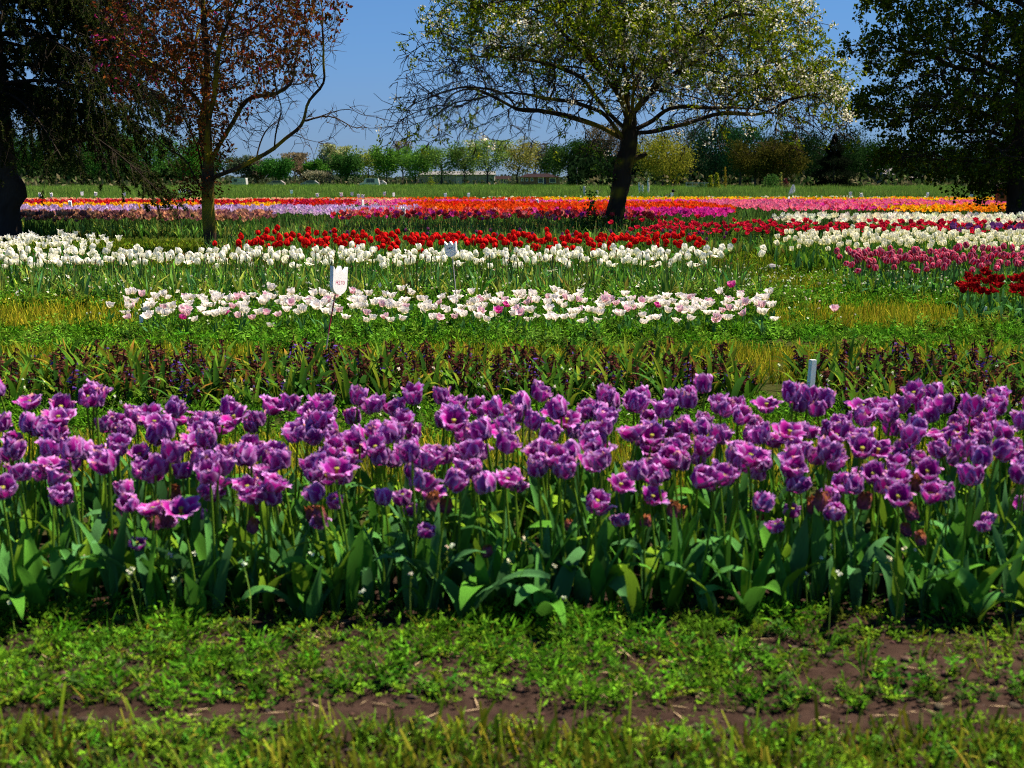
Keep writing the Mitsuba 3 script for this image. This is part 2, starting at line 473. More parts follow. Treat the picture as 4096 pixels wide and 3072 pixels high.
# ------------------------------------------------------------------ spent hyacinths
HY = []
for i in range(10):
    rng = np.random.default_rng(300 + i)
    g = {'type': 'shapegroup'}
    for k in range(rng.integers(5, 8)):
        v, f, c = blade(rng.uniform(0.19, 0.31), rng.uniform(0.011, 0.017), rng.uniform(0.05, 0.5), rng.uniform(0.1, 1.3), k * 1.05 + rng.normal(0, 0.4), rng, nv=7, col=[(0.055, 0.15, 0.014), (0.09, 0.19, 0.018), (0.04, 0.12, 0.02), (0.15, 0.21, 0.018)][rng.integers(0, 4)], wave=0.1)
        if rng.random() < 0.14:
            c[-6:] = [0.30, 0.16, 0.03]
        g['leaf' if k == 0 else f'leaf_{k:03d}'] = shape(Buf().add(v, f, c), 'foliage')
    for q in range(1 if i % 4 else 2):
        b = Buf()
        hh = rng.uniform(0.19, 0.27)
        pth, _ = stem_path(hh, abs(rng.normal(0.12, 0.1)), rng)
        pth = pth + [rng.normal(0, 0.02), rng.normal(0, 0.02), 0]
        v, f = tube(pth, 0.0035, 4)
        b.add(v, f, [0.07, 0.04, 0.025])
        n = 46
        u = rng.uniform(0.45, 1.0, n)
        P = np.stack([np.interp(u, np.linspace(0, 1, 5), pth[:, j]) for j in range(3)], 1)
        a = rng.uniform(0, 6.28, n)
        D = np.stack([np.cos(a), np.sin(a), rng.uniform(-1.0, 0.3, n)], 1)
        viol = rng.random(n) < (0.03 if i % 3 else 0.16)
        col = np.where(viol[:, None], [0.11, 0.05, 0.33], np.array([0.075, 0.026, 0.020]) * rng.uniform(0.5, 1.8, (n, 1)))
        cards(b, P, D, rng.normal(0, 1, (n, 3)), rng.uniform(0.020, 0.038, n), 0.0062, col)
        g['flower_spike' if q == 0 else f'flower_spike_{q:03d}'] = shape(b, 'foliage', False)
    scene[f'hyacinth_form_{i}'] = g
    HY.append(f'hyacinth_form_{i}')
hp = np.vstack([jgrid(-3.15, 1.35, 6.65, 7.75, 0.142, 0.5), jgrid(1.72, 3.2, 6.2, 7.8, 0.15, 0.5)])
for x, y in hp:
    if abs(x) > 0.415 * y + 0.1:
        continue
    side = x < 1.5
    lb = f'spent hyacinth with brown spike in the {zone(x, y, -2.9, 1.35, 6.65, 7.75)} of the long bed' if side else f'spent hyacinth with brown spike at the {"front" if y < 7 else "back"} of the bed right of the white stake'
    plant('spent_hyacinth', HY[R.integers(0, 10)], x, y, R.uniform(0.85, 1.2), R.uniform(0, 360), lb, 'hyacinth', lb)

# ------------------------------------------------------------------ middle beds of individual tulips
WHITE = shader((0.70, 0.70, 0.32), (0.86, 0.86, 0.74), (0.90, 0.90, 0.87), var=0.05)
CREAM = shader((0.68, 0.68, 0.30), (0.84, 0.83, 0.64), (0.88, 0.87, 0.76), var=0.06)
RED = shader((0.40, 0.01, 0.012), (0.62, 0.010, 0.012), (0.72, 0.022, 0.018))
PINK = shader((0.32, 0.003, 0.04), (0.50, 0.004, 0.05), (0.52, 0.010, 0.075), (0.70, 0.26, 0.38), 14.0)
PALE = shader((0.76, 0.72, 0.45), (0.87, 0.82, 0.80), (0.90, 0.88, 0.86), var=0.05)
PALEP = shader((0.70, 0.50, 0.40), (0.80, 0.45, 0.58), (0.84, 0.68, 0.74), (0.85, 0.75, 0.78))
MAG = shader((0.55, 0.03, 0.25), (0.66, 0.05, 0.36), (0.75, 0.22, 0.50))
DARK = shader((0.10, 0.003, 0.006), (0.22, 0.004, 0.008), (0.30, 0.010, 0.012), var=0.3)
CRIM = shader((0.35, 0.008, 0.03), (0.55, 0.010, 0.04), (0.64, 0.03, 0.07), var=0.25)
half = blend(CUP, OPEN, 0.45)
tulip_forms('white', 9, 0.34, CUP, 0.026, 0.074, 0.026, WHITE, 5, 7, 0.0015, 0.62, (2, 4), 0.27, 0.019, prof2=half, seed=21)
tulip_forms('white_wide', 4, 0.31, OPEN, 0.024, 0.05, 0.024, WHITE, 5, 6, 0.005, 0.45, (2, 4), 0.27, 0.019, prof2=FLAT, seed=22)
tulip_forms('lily', 6, 0.36, LILY, 0.027, 0.070, 0.021, WHITE, 5, 6, 0.001, 0.8, (2, 3), 0.25, 0.018, seed=23)
tulip_forms('cream', 7, 0.38, half, 0.027, 0.074, 0.028, CREAM, 5, 7, 0.0015, 0.58, (2, 3), 0.26, 0.02, prof2=CUP, seed=24)
tulip_forms('red', 8, 0.38, CUP, 0.031, 0.074, 0.031, RED, 5, 6, 0.0008, 0.45, (2, 3), 0.26, 0.019, seed=25, bend=0.07)
tulip_forms('pink', 8, 0.36, CUP, 0.027, 0.066, 0.029, PINK, 7, 7, 0.0008, 0.5, (2, 3), 0.24, 0.022, seed=26, bend=0.07, stem_c=(0.10, 0.15, 0.06))
tulip_forms('pale', 8, 0.185, half, 0.024, 0.054, 0.023, PALE, 5, 6, 0.003, 0.6, (2, 4), 0.15, 0.014, prof2=OPEN, seed=27)
tulip_forms('palepink', 5, 0.19, half, 0.024, 0.055, 0.023, PALEP, 5, 6, 0.003, 0.6, (2, 4), 0.15, 0.014, prof2=OPEN, seed=28)
tulip_forms('magenta', 3, 0.20, half, 0.024, 0.052, 0.024, MAG, 5, 6, 0.003, 0.6, (2, 3), 0.16, 0.015, prof2=OPEN, seed=29)
tulip_forms('darkred', 6, 0.26, CUP, 0.024, 0.050, 0.015, DARK, 5, 6, 0.010, 0.6, (2, 3), 0.2, 0.02, petals=12, prof2=OPEN, seed=30)
tulip_forms('crimson', 6, 0.40, half, 0.030, 0.066, 0.028, CRIM, 4, 5, 0.003, 0.5, (2, 3), 0.26, 0.02, prof2=OPEN, seed=31, leaf_nv=5)


def bed(name, forms, pts, label, group, hvar=0.09, s=(0.92, 1.1), cat='tulip', hs=1.0):
    vis = np.array([p for p in pts if abs(p[0]) < 0.40 * p[1]])
    ext = (vis[:, 0].min(), vis[:, 0].max(), vis[:, 1].min(), vis[:, 1].max())
    pts = np.array([p for p in pts if abs(p[0]) < 0.41 * p[1] + 0.25])
    pts = pts[np.argsort(pts[:, 1])]
    rear = []
    for j, (x, y) in enumerate(pts):
        if j >= 270:
            k = R.uniform(*s)
            rear.append((forms[R.integers(0, len(forms))], x, y, k, R.uniform(0, 360), hs * float(np.clip(R.normal(1, hvar), 0.72, 1.2)) / k ** 0.5))
            continue
        lb = f'{label} ({zone(x, y, *ext)})'.replace(' (', ', ').replace(')', '')
        k = R.uniform(*s)
        plant(name, forms[R.integers(0, len(forms))], x, y, k, R.uniform(0, 360), lb, cat, lb, hs * float(np.clip(R.normal(1, hvar), 0.72, 1.2)) / k ** 0.5)
    if rear:
        mass(name + '_rear', 'densely packed ' + label.replace(' tulip', ' tulips', 1) + ', rear of the bed', rear)


W8 = GROUPS['white'] * 4 + GROUPS['white_wide']
ends = lambda p, x0, x1, j=0.3: p[(p[:, 0] > x0 * p[:, 1] + R.uniform(-j, j, len(p))) & (p[:, 0] < x1 * p[:, 1] + R.uniform(-j, j, len(p)))]  # bed ends slant across the rows
bed('white_tulip', W8, ends(jgrid(-6.4, 2.7, 13.5, 15.5, 0.185, 0.5), -9, 0.158), 'white tulip in the long row below the red ones', 'white tulips of the long row', hvar=0.07, s=(0.95, 1.2))
for x, y, lb in [(2.95, 15.0, 'white tulip standing alone at the end of the white row on the lawn'), (2.7, 14.0, 'white tulip leaning at the end of the white row'), (2.55, 15.5, 'tall white tulip behind the end of the white row')]:
    plant('white_tulip', GROUPS['white'][1], x, y, 1.2, R.uniform(0, 360), lb, 'tulip', None, 0.98)
bed('lily_flowered_tulip', GROUPS['lily'], ends(jgrid(-7.9, -5.0, 16.0, 18.8, 0.22, 0.5), -9, -0.322, 0.3), 'white pointed tulip by the spruce trunk', 'lily flowered tulips by the spruce', s=(1.0, 1.2))
bed('cream_tulip', GROUPS['cream'], ends(jgrid(3.2, 8.8, 16.2, 20.0, 0.21, 0.5), 0.217, 9, 0.25), 'creamy white tulip behind the pink ones', 'cream tulips behind the pink ones', s=(0.98, 1.2))
bed('red_tulip', GROUPS['red'], ends(jgrid(-3.9, 3.2, 16.3, 19.3, 0.245, 0.5), -0.208, 0.128, 0.45), 'bright red tulip of the middle row', 'red tulips of the middle row', hvar=0.08, s=(0.92, 1.15))
for x, y, lb in [(2.55, 17.4, 'single red tulip set apart beyond the end of the red row'), (3.05, 17.9, 'outermost red tulip standing on the lawn edge'), (-3.95, 17.2, 'red tulip low at the near end of the red row by the slim tree')]:
    plant('red_tulip', GROUPS['red'][2], x, y, 1.0, R.uniform(0, 360), lb, 'tulip', None, 0.95)
bed('pink_tulip', GROUPS['pink'], ends(jgrid(3.35, 6.8, 12.9, 15.4, 0.175, 0.5), 0.262, 9, 0.22), 'deep pink tulip with white edges', 'pink white edged tulips', hs=1.0)
pp = ends(jgrid(-3.35, 2.5, 9.7, 11.5, 0.168, 0.5), -0.305, 0.216, 0.2)
u = R.random(len(pp))
bed('pale_tulip', GROUPS['pale'], pp[u < 0.80], 'short white tulip of the low row', 'short white tulips of the low row', 0.14, s=(0.95, 1.2))
bed('pale_tulip', GROUPS['palepink'], pp[(u >= 0.80) & (u < 0.985)], 'short pink flushed white tulip of the low row', 'pink flushed tulips of the low row', 0.12)
bed('pale_tulip', GROUPS['magenta'], pp[u >= 0.985], 'short magenta tulip of the low row', 'magenta tulips of the low row', 0.1)
plant('pale_tulip', GROUPS['palepink'][0], 2.62, 10.4, 1.1, 20, 'lone pink and white tulip growing in the mown strip right of the low row', 'tulip', None, 0.9)
plant('pale_tulip', GROUPS['magenta'][0], 2.0, 11.5, 1.2, 20, 'large magenta tulip near the end of the low row', 'tulip', None, 1.1)
bed('dark_red_tulip', GROUPS['darkred'], ends(jgrid(3.7, 5.6, 10.5, 12.2, 0.17, 0.5), 0.350, 9, 0.12), 'dark red shaggy double tulip', 'dark red double tulips', 0.1, hs=1.15)
cp = ends(jgrid(1.8, 10.5, 20.8, 24.3, 0.30, 0.5), 0.095, 9, 0.5)
bed('crimson_tulip', GROUPS['crimson'], cp, 'crimson tulip beyond the lawn', 'crimson tulips beyond the lawn', s=(1.0, 1.25), hs=1.0)
tulip_forms('plum', 3, 0.36, CUP, 0.022, 0.05, 0.022, shader((0.12, 0.02, 0.09), (0.16, 0.03, 0.13), (0.22, 0.06, 0.18)), 4, 5, 0.001, 0.5, (2, 3), 0.24, 0.02, seed=32, leaf_nv=5)
bed('plum_tulip', GROUPS['plum'], ends(jgrid(-3.0, 4.0, 19.6, 21.5, 0.52, 0.5), -0.14, 0.17, 0.4), 'small dark plum tulip behind the red row', 'plum tulips behind the red row')

# ------------------------------------------------------------------ far flower bands (masses of blooms)
def far_forms(col, var, rng, n=6, leaf=(0.06, 0.15, 0.03), hgt=0.38):
    out = []
    for i in range(n):
        b = Buf()
        k = 5
        c = np.clip(np.array(col) * rng.uniform(1 - var, 1 + var) * (1 + rng.normal(0, 0.06, 3)), 0.005, 0.88)
        o = rng.uniform(0.6, 1.5)
        for q in range(k):
            a = q * 2 * PI / k + rng.normal(0, 0.2)
            e, s = np.array([math.cos(a), math.sin(a), 0]), np.array([-math.sin(a), math.cos(a), 0])
            w = 0.030
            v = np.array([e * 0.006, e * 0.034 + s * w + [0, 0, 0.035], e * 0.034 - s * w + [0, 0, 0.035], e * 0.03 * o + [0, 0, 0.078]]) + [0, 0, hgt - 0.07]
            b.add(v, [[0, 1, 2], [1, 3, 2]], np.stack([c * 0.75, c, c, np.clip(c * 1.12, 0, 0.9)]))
        for q in range(2):
            a = rng.uniform(0, 6.28)
            e, s = np.array([math.cos(a), math.sin(a), 0]), np.array([-math.sin(a), math.cos(a), 0])
            v = np.array([s * 0.02, -s * 0.02, e * 0.09 + [0, 0, hgt * rng.uniform(0.5, 0.85)]])
            b.add(v, [[0, 1, 2]], np.array(leaf) * rng.uniform(0.7, 1.3))
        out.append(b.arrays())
    return out


def band(name, label, polys, cols, dens, rng, hgt=0.38, scale=1.25):
    """POLYS: (x0, x1, y0, y1) blocks in metres; COLS: [(colour, share)]."""
    b = Buf()
    for x0, x1, y0, y1 in polys:
        n = int(1.35 * dens * (x1 - x0) * (y1 - y0))
        P = np.stack([rng.uniform(x0, x1, n), rng.uniform(y0, y1, n), np.zeros(n)], 1)
        P[:, 1] += 0.25 * np.sin(P[:, 0] * 0.6 + x0)
        rowpos = (P[:, 1] + 0.25 * np.sin(P[:, 0] * 0.21 + y0)) % 1.9
        P = P[(np.abs(P[:, 0]) < 0.41 * P[:, 1] + 0.8) & ((rowpos < 1.45) | (rng.random(len(P)) < 0.12)) & (meshkit.fbm(np.stack([P[:, 0] * 0.9, P[:, 1] * 0.9, np.full(len(P), y0)], 1), 3, 4) > 0.33)]
        if not len(P):
            continue
        w = np.array([c[1] for c in cols])
        clump = meshkit.noise(np.stack([P[:, 0] * 0.45, P[:, 1] * 0.9, np.zeros(len(P))], 1), 5)
        u = np.clip(0.6 * rng.random(len(P)) + 0.55 * clump - 0.08, 0, 0.999)
        which = np.searchsorted(np.cumsum(w / w.sum()), u)
        for k, (c, _) in enumerate(cols):
            m = which == k
            if m.any():
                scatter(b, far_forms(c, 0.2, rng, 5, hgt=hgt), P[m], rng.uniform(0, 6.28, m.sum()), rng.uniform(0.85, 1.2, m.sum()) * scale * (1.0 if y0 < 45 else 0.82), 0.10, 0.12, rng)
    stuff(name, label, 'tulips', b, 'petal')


ORANGE, YEL, REDF, MAGF, PINKF, CRIMF, PEACH, LILAC, DUSK, WHF, DPUR = (0.80, 0.17, 0.012), (0.86, 0.48, 0.012), (0.66, 0.025, 0.012), (0.62, 0.05, 0.36), (0.78, 0.20, 0.36), (0.48, 0.012, 0.05), (0.80, 0.42, 0.24), (0.50, 0.33, 0.62), (0.30, 0.14, 0.12), (0.82, 0.80, 0.66), (0.16, 0.04, 0.20)
B = np.random.default_rng(55)
band('dusky_tulips', 'band of dusky mauve and peach tulips behind the spruce', [(-12, -5.6, 27.5, 31)], [(DUSK, 5), ((0.50, 0.27, 0.17), 3), ((0.22, 0.09, 0.10), 3)], 34, B)
band('lilac_tulips', 'band of pale lilac tulips left of the blossoming tree', [(-17, -2.6, 33, 38)], [(LILAC, 6), ((0.62, 0.50, 0.70), 3), (YEL, 0.4)], 26, B)
band('yellow_tulips', 'thin band of yellow tulips behind the lilac ones', [(-17, -7.5, 40, 42.2)], [(YEL, 6), (ORANGE, 1)], 26, B)
band('wine_red_tulips', 'band of wine red tulips on the left of the field', [(-20, -6.0, 44, 50), (-22, -13, 51, 54)], [(CRIMF, 5), (REDF, 3), ((0.60, 0.10, 0.18), 2)], 20, B)
band('peach_tulips', 'far band of peach coloured tulips on the left', [(-13, -5, 52, 58), (-24, -4.8, 56, 62)], [(PEACH, 6), ((0.80, 0.5, 0.3), 3), (REDF, 1)], 18, B)
band('orange_tulips', 'far band of orange tulips in the middle of the field', [(-9, -4.8, 58, 64), (-4.8, 1.5, 60, 65)], [(ORANGE, 5), (REDF, 3)], 18, B)
band('magenta_tulips', 'long band of magenta pink tulips across the middle', [(-9.5, 14, 48, 56)], [(MAGF, 6), (PINKF, 4)], 20, B)
band('flame_red_tulips', 'broad band of flame red and orange tulips left of the blossoming tree', [(-3.5, 6.2, 35, 45)], [(REDF, 4), ((0.74, 0.09, 0.012), 5), (ORANGE, 3), (MAGF, 0.5)], 26, B)
band('rose_tulips', 'mixed rose and red tulips on tall stems before the flame red band', [(-4.0, 3.5, 28, 34)], [((0.62, 0.05, 0.06), 4), (MAGF, 1), ((0.7, 0.2, 0.2), 2), (ORANGE, 2)], 13, B)
band('fuchsia_tulips', 'small block of fuchsia tulips right of the blossoming trunk', [(2.9, 5.6, 31, 34)], [((0.66, 0.03, 0.36), 5), (MAGF, 2)], 34, B)
band('golden_tulips', 'far band of golden yellow tulips along the meadow edge', [(1.5, 25, 59, 66)], [(YEL, 7), (ORANGE, 2), (PEACH, 1)], 15, B)
band('far_white_tulips', 'farthest row of white tulips at the edge of the meadow', [(-2, 26, 66.5, 69)], [(WHF, 6), (PEACH, 2)], 4.5, B)
band('pink_tulips_mass', 'wide block of bright pink tulips right of the blossoming tree', [(7.2, 16.5, 37, 50), (14, 19, 45, 52)], [(PINKF, 6), ((0.74, 0.13, 0.30), 4), (REDF, 0.6)], 19, B)
band('white_tulips_mass', 'band of white tulips behind the crimson row on the right', [(5.6, 12, 25.2, 28.2)], [(WHF, 7), ((0.75, 0.72, 0.5), 2)], 32, B)
band('amber_tulips', 'block of amber orange tulips under the dark tree', [(10.8, 17, 36, 42)], [((0.86, 0.32, 0.012), 5), (YEL, 3)], 26, B)
band('coral_tulips', 'coral and crimson tulips between the pink block and the dark tree', [(9.3, 13, 38, 44), (14.5, 22, 46, 54)], [((0.72, 0.10, 0.14), 5), (MAGF, 3), (CRIMF, 2)], 20, B)
band('violet_tulips', 'short strip of dark violet tulips right behind the cream block', [(7.0, 9.0, 20.4, 20.9)], [(DPUR, 1)], 40, B)

# past bloom tulip foliage between the beds
lf = []
for i in range(8):
    rng = np.random.default_rng(700 + i)
    b = Buf()
    for k in range(5):
        v, f, c = blade(rng.uniform(0.2, 0.36), rng.uniform(0.012, 0.022), rng.uniform(0.05, 0.4), rng.uniform(0.1, 1.0), k * 1.3 + rng.normal(0, 0.4), rng, nv=4, col=[(0.06, 0.17, 0.025), (0.11, 0.23, 0.025), (0.06, 0.17, 0.055), (0.09, 0.20, 0.03), (0.20, 0.24, 0.04)][k % 5 if rng.random() < 0.8 else 4])
        b.add(v, f, c)
    v, f = tube(np.array([[0, 0, 0], [0.01, 0, 0.2], [0.02, 0.01, 0.37]]), 0.005, 3)
    b.add(v, f, [0.14, 0.22, 0.05])
    cards(b, np.array([[0.02, 0.01, 0.36]]), np.array([[0.1, 0, 1.0]]), np.array([[1.0, 0, 0]]), 0.03, 0.008, [0.25, 0.12, 0.06])
    lf.append(b.arrays())
b = Buf()
for x0, x1, y0, y1, d in [(-6.3, 2.5, 12.2, 13.9, 34), (-4.9, 3.2, 19.4, 31, 13), (-9.5, -5.2, 26.5, 29, 12), (2.5, 10, 20.0, 21.0, 16), (-4, 8, 28, 36, 6), (-4, 3, 15.6, 16.6, 12), (-14, -8, 29, 34, 4)]:
    n = int((x1 - x0) * (y1 - y0) * d)
    P = np.stack([B.uniform(x0, x1, n), B.uniform(y0, y1, n), np.zeros(n)], 1)
    P = P[np.abs(P[:, 0]) < 0.41 * P[:, 1] + 0.6]
    scatter(b, lf, P, B.uniform(0, 6.28, len(P)), B.uniform(0.75, 1.25, len(P)), 0.30, 0.10, B)
stuff('tulip_foliage', 'green leaves and bare stems of tulips past bloom between the beds', 'tulip foliage', b, 'foliage')


# ------------------------------------------------------------------ weeds, stubble, grass
def weed_form(rng, n=9, L=0.022, h=0.05, col=(0.07, 0.20, 0.015)):
    b = Buf()
    st = rng.integers(2, 5)
    for q in range(st):
        a = rng.uniform(0, 6.28)
        top = np.array([math.cos(a) * 0.035, math.sin(a) * 0.035, h * rng.uniform(0.5, 1.2)])
        u = np.linspace(0.2, 1, n)[:, None]
        P = top[None] * u + [0, 0, 0.004]
        aa = np.arange(n) * 2.4 + rng.uniform(0, 6)
        D = np.stack([np.cos(aa), np.sin(aa), rng.uniform(0.0, 0.9, n)], 1)
        l = L * rng.uniform(0.6, 1.3, n)
        cards(b, P, D, np.array([[0, 0, 1.0]]) + rng.normal(0, 0.35, (n, 3)), l, l * rng.uniform(0.13, 0.27), np.array(col) * rng.uniform(0.5, 1.45, (n, 1)))
    return b.arrays()


def fern_form(rng, n=60, h=0.06, col=(0.075, 0.21, 0.012)):
    b = Buf()
    a = rng.uniform(0, 6.28, n)
    r = rng.uniform(0, 0.05, n)
    P = np.stack([np.cos(a) * r, np.sin(a) * r, rng.uniform(0.0, h, n)], 1)
    D = np.stack([np.cos(a), np.sin(a), rng.uniform(0.1, 1.4, n)], 1) + rng.normal(0, 0.4, (n, 3))
    cards(b, P, D, rng.normal(0, 1, (n, 3)), rng.uniform(0.014, 0.034, n), 0.0032, np.array(col) * rng.uniform(0.6, 1.4, (n, 1)))
    return b.arrays()


def straw_form(rng, n=8, h=0.08, col=(0.44, 0.40, 0.03), w=0.0024, lean=0.25, green=(0.20, 0.30, 0.012)):
    b = Buf()
    P = np.stack([rng.normal(0, 0.03, n), rng.normal(0, 0.03, n), np.zeros(n)], 1)
    D = np.stack([rng.normal(0, lean, n), rng.normal(0, lean, n), np.ones(n)], 1)
    m = (rng.random(n) < 0.35)[:, None]
    hh = h * rng.uniform(0.5, 1.3, n)[:, None]
    S = np.stack([np.ones(n), rng.normal(0, 0.7, n), np.zeros(n)], 1) * w
    D = unit(D)
    v = np.stack([P + S, P - S, P + D * hh - S * 0.7, P + D * hh + S * 0.7], 1).reshape(-1, 3)
    i = np.arange(n)[:, None] * 4
    c = np.where(m, green, col) * rng.uniform(0.7, 1.3, (n, 1))
    cc = np.stack([c * 0.6, c * 0.6, c, c], 1).reshape(-1, 3)
    b.add(v, np.vstack([i + [0, 1, 2], i + [0, 2, 3]]), cc)
    return b.arrays()


def place(buf, forms, x0, x1, y0, y1, dens, scale, rng, thr=None, freq=2.2, seed=0, tint=0.18, sink=0.004):
    n = int((x1 - x0) * (y1 - y0) * dens)
    P = np.stack([rng.uniform(x0, x1, n), rng.uniform(y0, y1, n)], 1)
    P = P[np.abs(P[:, 0]) < 0.41 * P[:, 1] + 0.5]
    if thr is not None:
        f = meshkit.fbm(np.stack([P[:, 0] * freq, P[:, 1] * freq, np.full(len(P), 3.7)], 1), 3, seed)
        P = P[f + rng.normal(0, 0.04, len(P)) > thr]
    z = ground_z(P[:, 0], P[:, 1]) - sink
    scatter(buf, forms, np.column_stack([P, z]), rng.uniform(0, 6.28, len(P)), rng.uniform(0.7, 1.25, len(P)) * scale, tint, 0.1, rng)


G = np.random.default_rng(91)
W_BROAD = [weed_form(G, 8, 0.026, 0.045, [(0.065, 0.18, 0.012), (0.04, 0.13, 0.012), (0.09, 0.19, 0.012), (0.04, 0.10, 0.015)][_ % 4]) for _ in range(8)]
W_SMALL = [weed_form(G, 7, 0.016, 0.03, (0.10, 0.20, 0.012)) for _ in range(6)]
W_TALL = [weed_form(G, 12, 0.030, 0.12, (0.09, 0.21, 0.02)) for _ in range(8)]
W_FERN = [fern_form(G, 50, 0.05) for _ in range(6)]
W_GRASS = []
for i in range(8):
    bb = Buf()
    for k in range(7):
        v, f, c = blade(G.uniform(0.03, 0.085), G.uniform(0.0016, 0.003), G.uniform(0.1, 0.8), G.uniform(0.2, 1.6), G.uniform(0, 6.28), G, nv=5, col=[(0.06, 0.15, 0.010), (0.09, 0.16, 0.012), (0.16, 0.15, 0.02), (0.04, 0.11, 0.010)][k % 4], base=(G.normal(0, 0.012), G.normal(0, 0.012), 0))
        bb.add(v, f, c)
    W_GRASS.append(bb.arrays())
STRAW = [straw_form(G) for _ in range(8)]
STRAW_G = [straw_form(G, 6, 0.055, (0.20, 0.22, 0.02), 0.0026, 0.30, (0.11, 0.20, 0.012)) for _ in range(8)]
b = Buf()
place(b, W_BROAD, -1.8, 1.8, 2.85, 3.5, 360, 0.68, G, 0.43, 2.6, 1, 0.4)
place(b, W_GRASS, -1.8, 1.8, 2.80, 3.55, 150, 0.9, G, 0.36, 2.2, 12, 0.3)
place(b, W_GRASS, -1.4, 1.4, 2.2, 2.66, 300, 1.0, G, 0.36, 2.2, 13, 0.3)
place(b, W_SMALL, -1.8, 1.8, 2.8, 3.5, 620, 0.75, G, 0.42, 3.0, 2, 0.4)
place(b, W_FERN, -1.8, 1.8, 2.8, 3.5, 160, 1.0, G, 0.48, 2.0, 3, 0.3)
place(b, W_BROAD, -1.8, 1.8, 2.80, 2.95, 300, 0.7, G, 0.36, 2.0, 6, 0.4)
place(b, W_SMALL, -1.4, 1.4, 2.2, 2.72, 620, 0.85, G, 0.40, 3.0, 4, 0.35)
place(b, W_BROAD, -1.4, 1.4, 2.2, 2.68, 380, 0.7, G, 0.42, 2.6, 5, 0.4)
place(b, W_BROAD, -2.0, 2.0, 3.5, 4.6, 60, 1.1, G)
stuff('foreground_weeds', 'leafy green weeds growing out of the soil in front of the purple tulips', 'weeds', b, 'foliage')
b = Buf()
place(b, STRAW_G, -1.4, 1.4, 2.2, 2.66, 420, 1.1, G, 0.40, 1.6, 8)
stuff('foreground_stubble', 'yellow green cut stalks standing at the near edge of the soil', 'stubble', b, 'foliage')
b = Buf()
for q in range(2):
    pass
rk = trimesh.creation.icosphere(subdivisions=1, radius=1)
n = 2600
P = np.stack([G.uniform(-1.7, 1.7, n), G.uniform(2.2, 3.55, n)], 1)
P = np.column_stack([P, ground_z(P[:, 0], P[:, 1]) + 0.001])
cl = []
for i in range(6):
    v = rk.vertices * [1, 0.8, 0.6] * (1 + 0.7 * (meshkit.noise(rk.vertices * 1.7 + i * 5, i) - 0.5))[:, None]
    cl.append((v, rk.faces, np.tile([0.040, 0.027, 0.021], (len(v), 1))))
bc = Buf()
scatter(bc, cl, P, G.uniform(0, 6.28, n), 0.0035 + 0.012 * G.random(n) ** 3, 0.3, 0, G)
stuff('soil_clods', 'small crumbly clods of dark soil on the bare ground', 'soil', bc, 'matte', True)
n = 420
P = np.stack([G.uniform(-1.6, 1.6, n), G.uniform(2.3, 3.5, n)], 1)
P = np.column_stack([P, ground_z(P[:, 0], P[:, 1]) + 0.006])
D = np.stack([G.normal(0, 1, n), G.normal(0, 0.5, n), G.normal(0, 0.08, n)], 1)
cards(b, P, D, np.tile([0, 0, 1.0], (n, 1)), G.uniform(0.02, 0.07, n), 0.002, np.array([0.42, 0.33, 0.20]) * G.uniform(0.5, 1.2, (n, 1)))
stuff('straw_litter', 'dry pale straw bits scattered on the bare soil', 'straw', b, 'foliage')
b = Buf()
place(b, W_BROAD, -3.3, 3.3, 5.7, 7.0, 150, 1.3, G, 0.34, 1.5, 9)
place(b, W_BROAD, -2.4, 2.4, 4.45, 5.0, 150, 1.1, G, 0.34, 1.5, 9)
place(b, W_FERN, -3.0, 3.3, 5.6, 6.7, 90, 1.3, G)
place(b, W_FERN, -4.6, 4.6, 8.7, 10.3, 75, 1.5, G, 0.40, 1.4, 21, 0.38)
place(b, W_BROAD, -4.6, 4.6, 8.8, 10.2, 75, 1.3, G, 0.42, 1.8, 22, 0.38)
place(b, W_TALL, -4.6, 4.6, 8.7, 10.4, 30, 1.2, G, 0.45, 1.2, 23, 0.3)
place(b, W_FERN, -3.5, 2.6, 9.9, 11.7, 80, 1.6, G)
place(b, W_FERN, -5.6, 5.6, 11.6, 13.2, 70, 1.8, G, 0.38, 1.2, 24, 0.38)
place(b, W_BROAD, -5.6, 5.6, 11.6, 13.2, 60, 1.6, G, 0.40, 1.5, 25, 0.38)
place(b, W_TALL, -5.6, 3.0, 11.6, 14.5, 26, 1.5, G, 0.40, 1.2, 26, 0.3)
place(b, W_FERN, -6.5, 3.2, 12.8, 14.6, 40, 1.8, G, 0.42, 1.2, 30, 0.38)
place(b, W_FERN, 3.2, 7, 13.0, 15.5, 60, 1.8, G, 0.40, 1.2, 27, 0.38)
place(b, W_TALL, 3.3, 7, 12.4, 15.5, 24, 1.3, G, 0.42, 1.2, 28, 0.3)
place(b, W_FERN, 2.4, 3.4, 13.0, 15.5, 14, 1.2, G, 0.48, 1.2, 29, 0.38)
stuff('low_weeds', 'low bright green feathery weeds covering the ground between the beds', 'weeds', b, 'foliage')
b = Buf()
place(b, STRAW, -2.6, 2.6, 4.8, 5.8, 330, 1.0, G)
place(b, STRAW, -3.8, 3.8, 7.55, 8.95, 300, 1.0, G)
place(b, STRAW, -5.2, -3.1, 10.1, 12.4, 240, 1.25, G)
place(b, STRAW, 2.2, 4.0, 10.3, 12.1, 240, 1.25, G)
place(b, STRAW, 2.2, 4.2, 13.6, 15.0, 190, 1.35, G)
place(b, STRAW, 2.2, 7, 12.2, 13.0, 60, 1.3, G)
stuff('cut_stubble', 'yellow mown stubble strips between the flower beds', 'stubble', b, 'foliage')
LAWN = [straw_form(np.random.default_rng(60 + i), 9, 0.08, (0.15, 0.20, 0.014), 0.006, 0.5, (0.07, 0.15, 0.01)) for i in range(6)]
b = Buf()
place(b, LAWN, 2.2, 5.2, 14.0, 22.5, 130, 1.1, G)
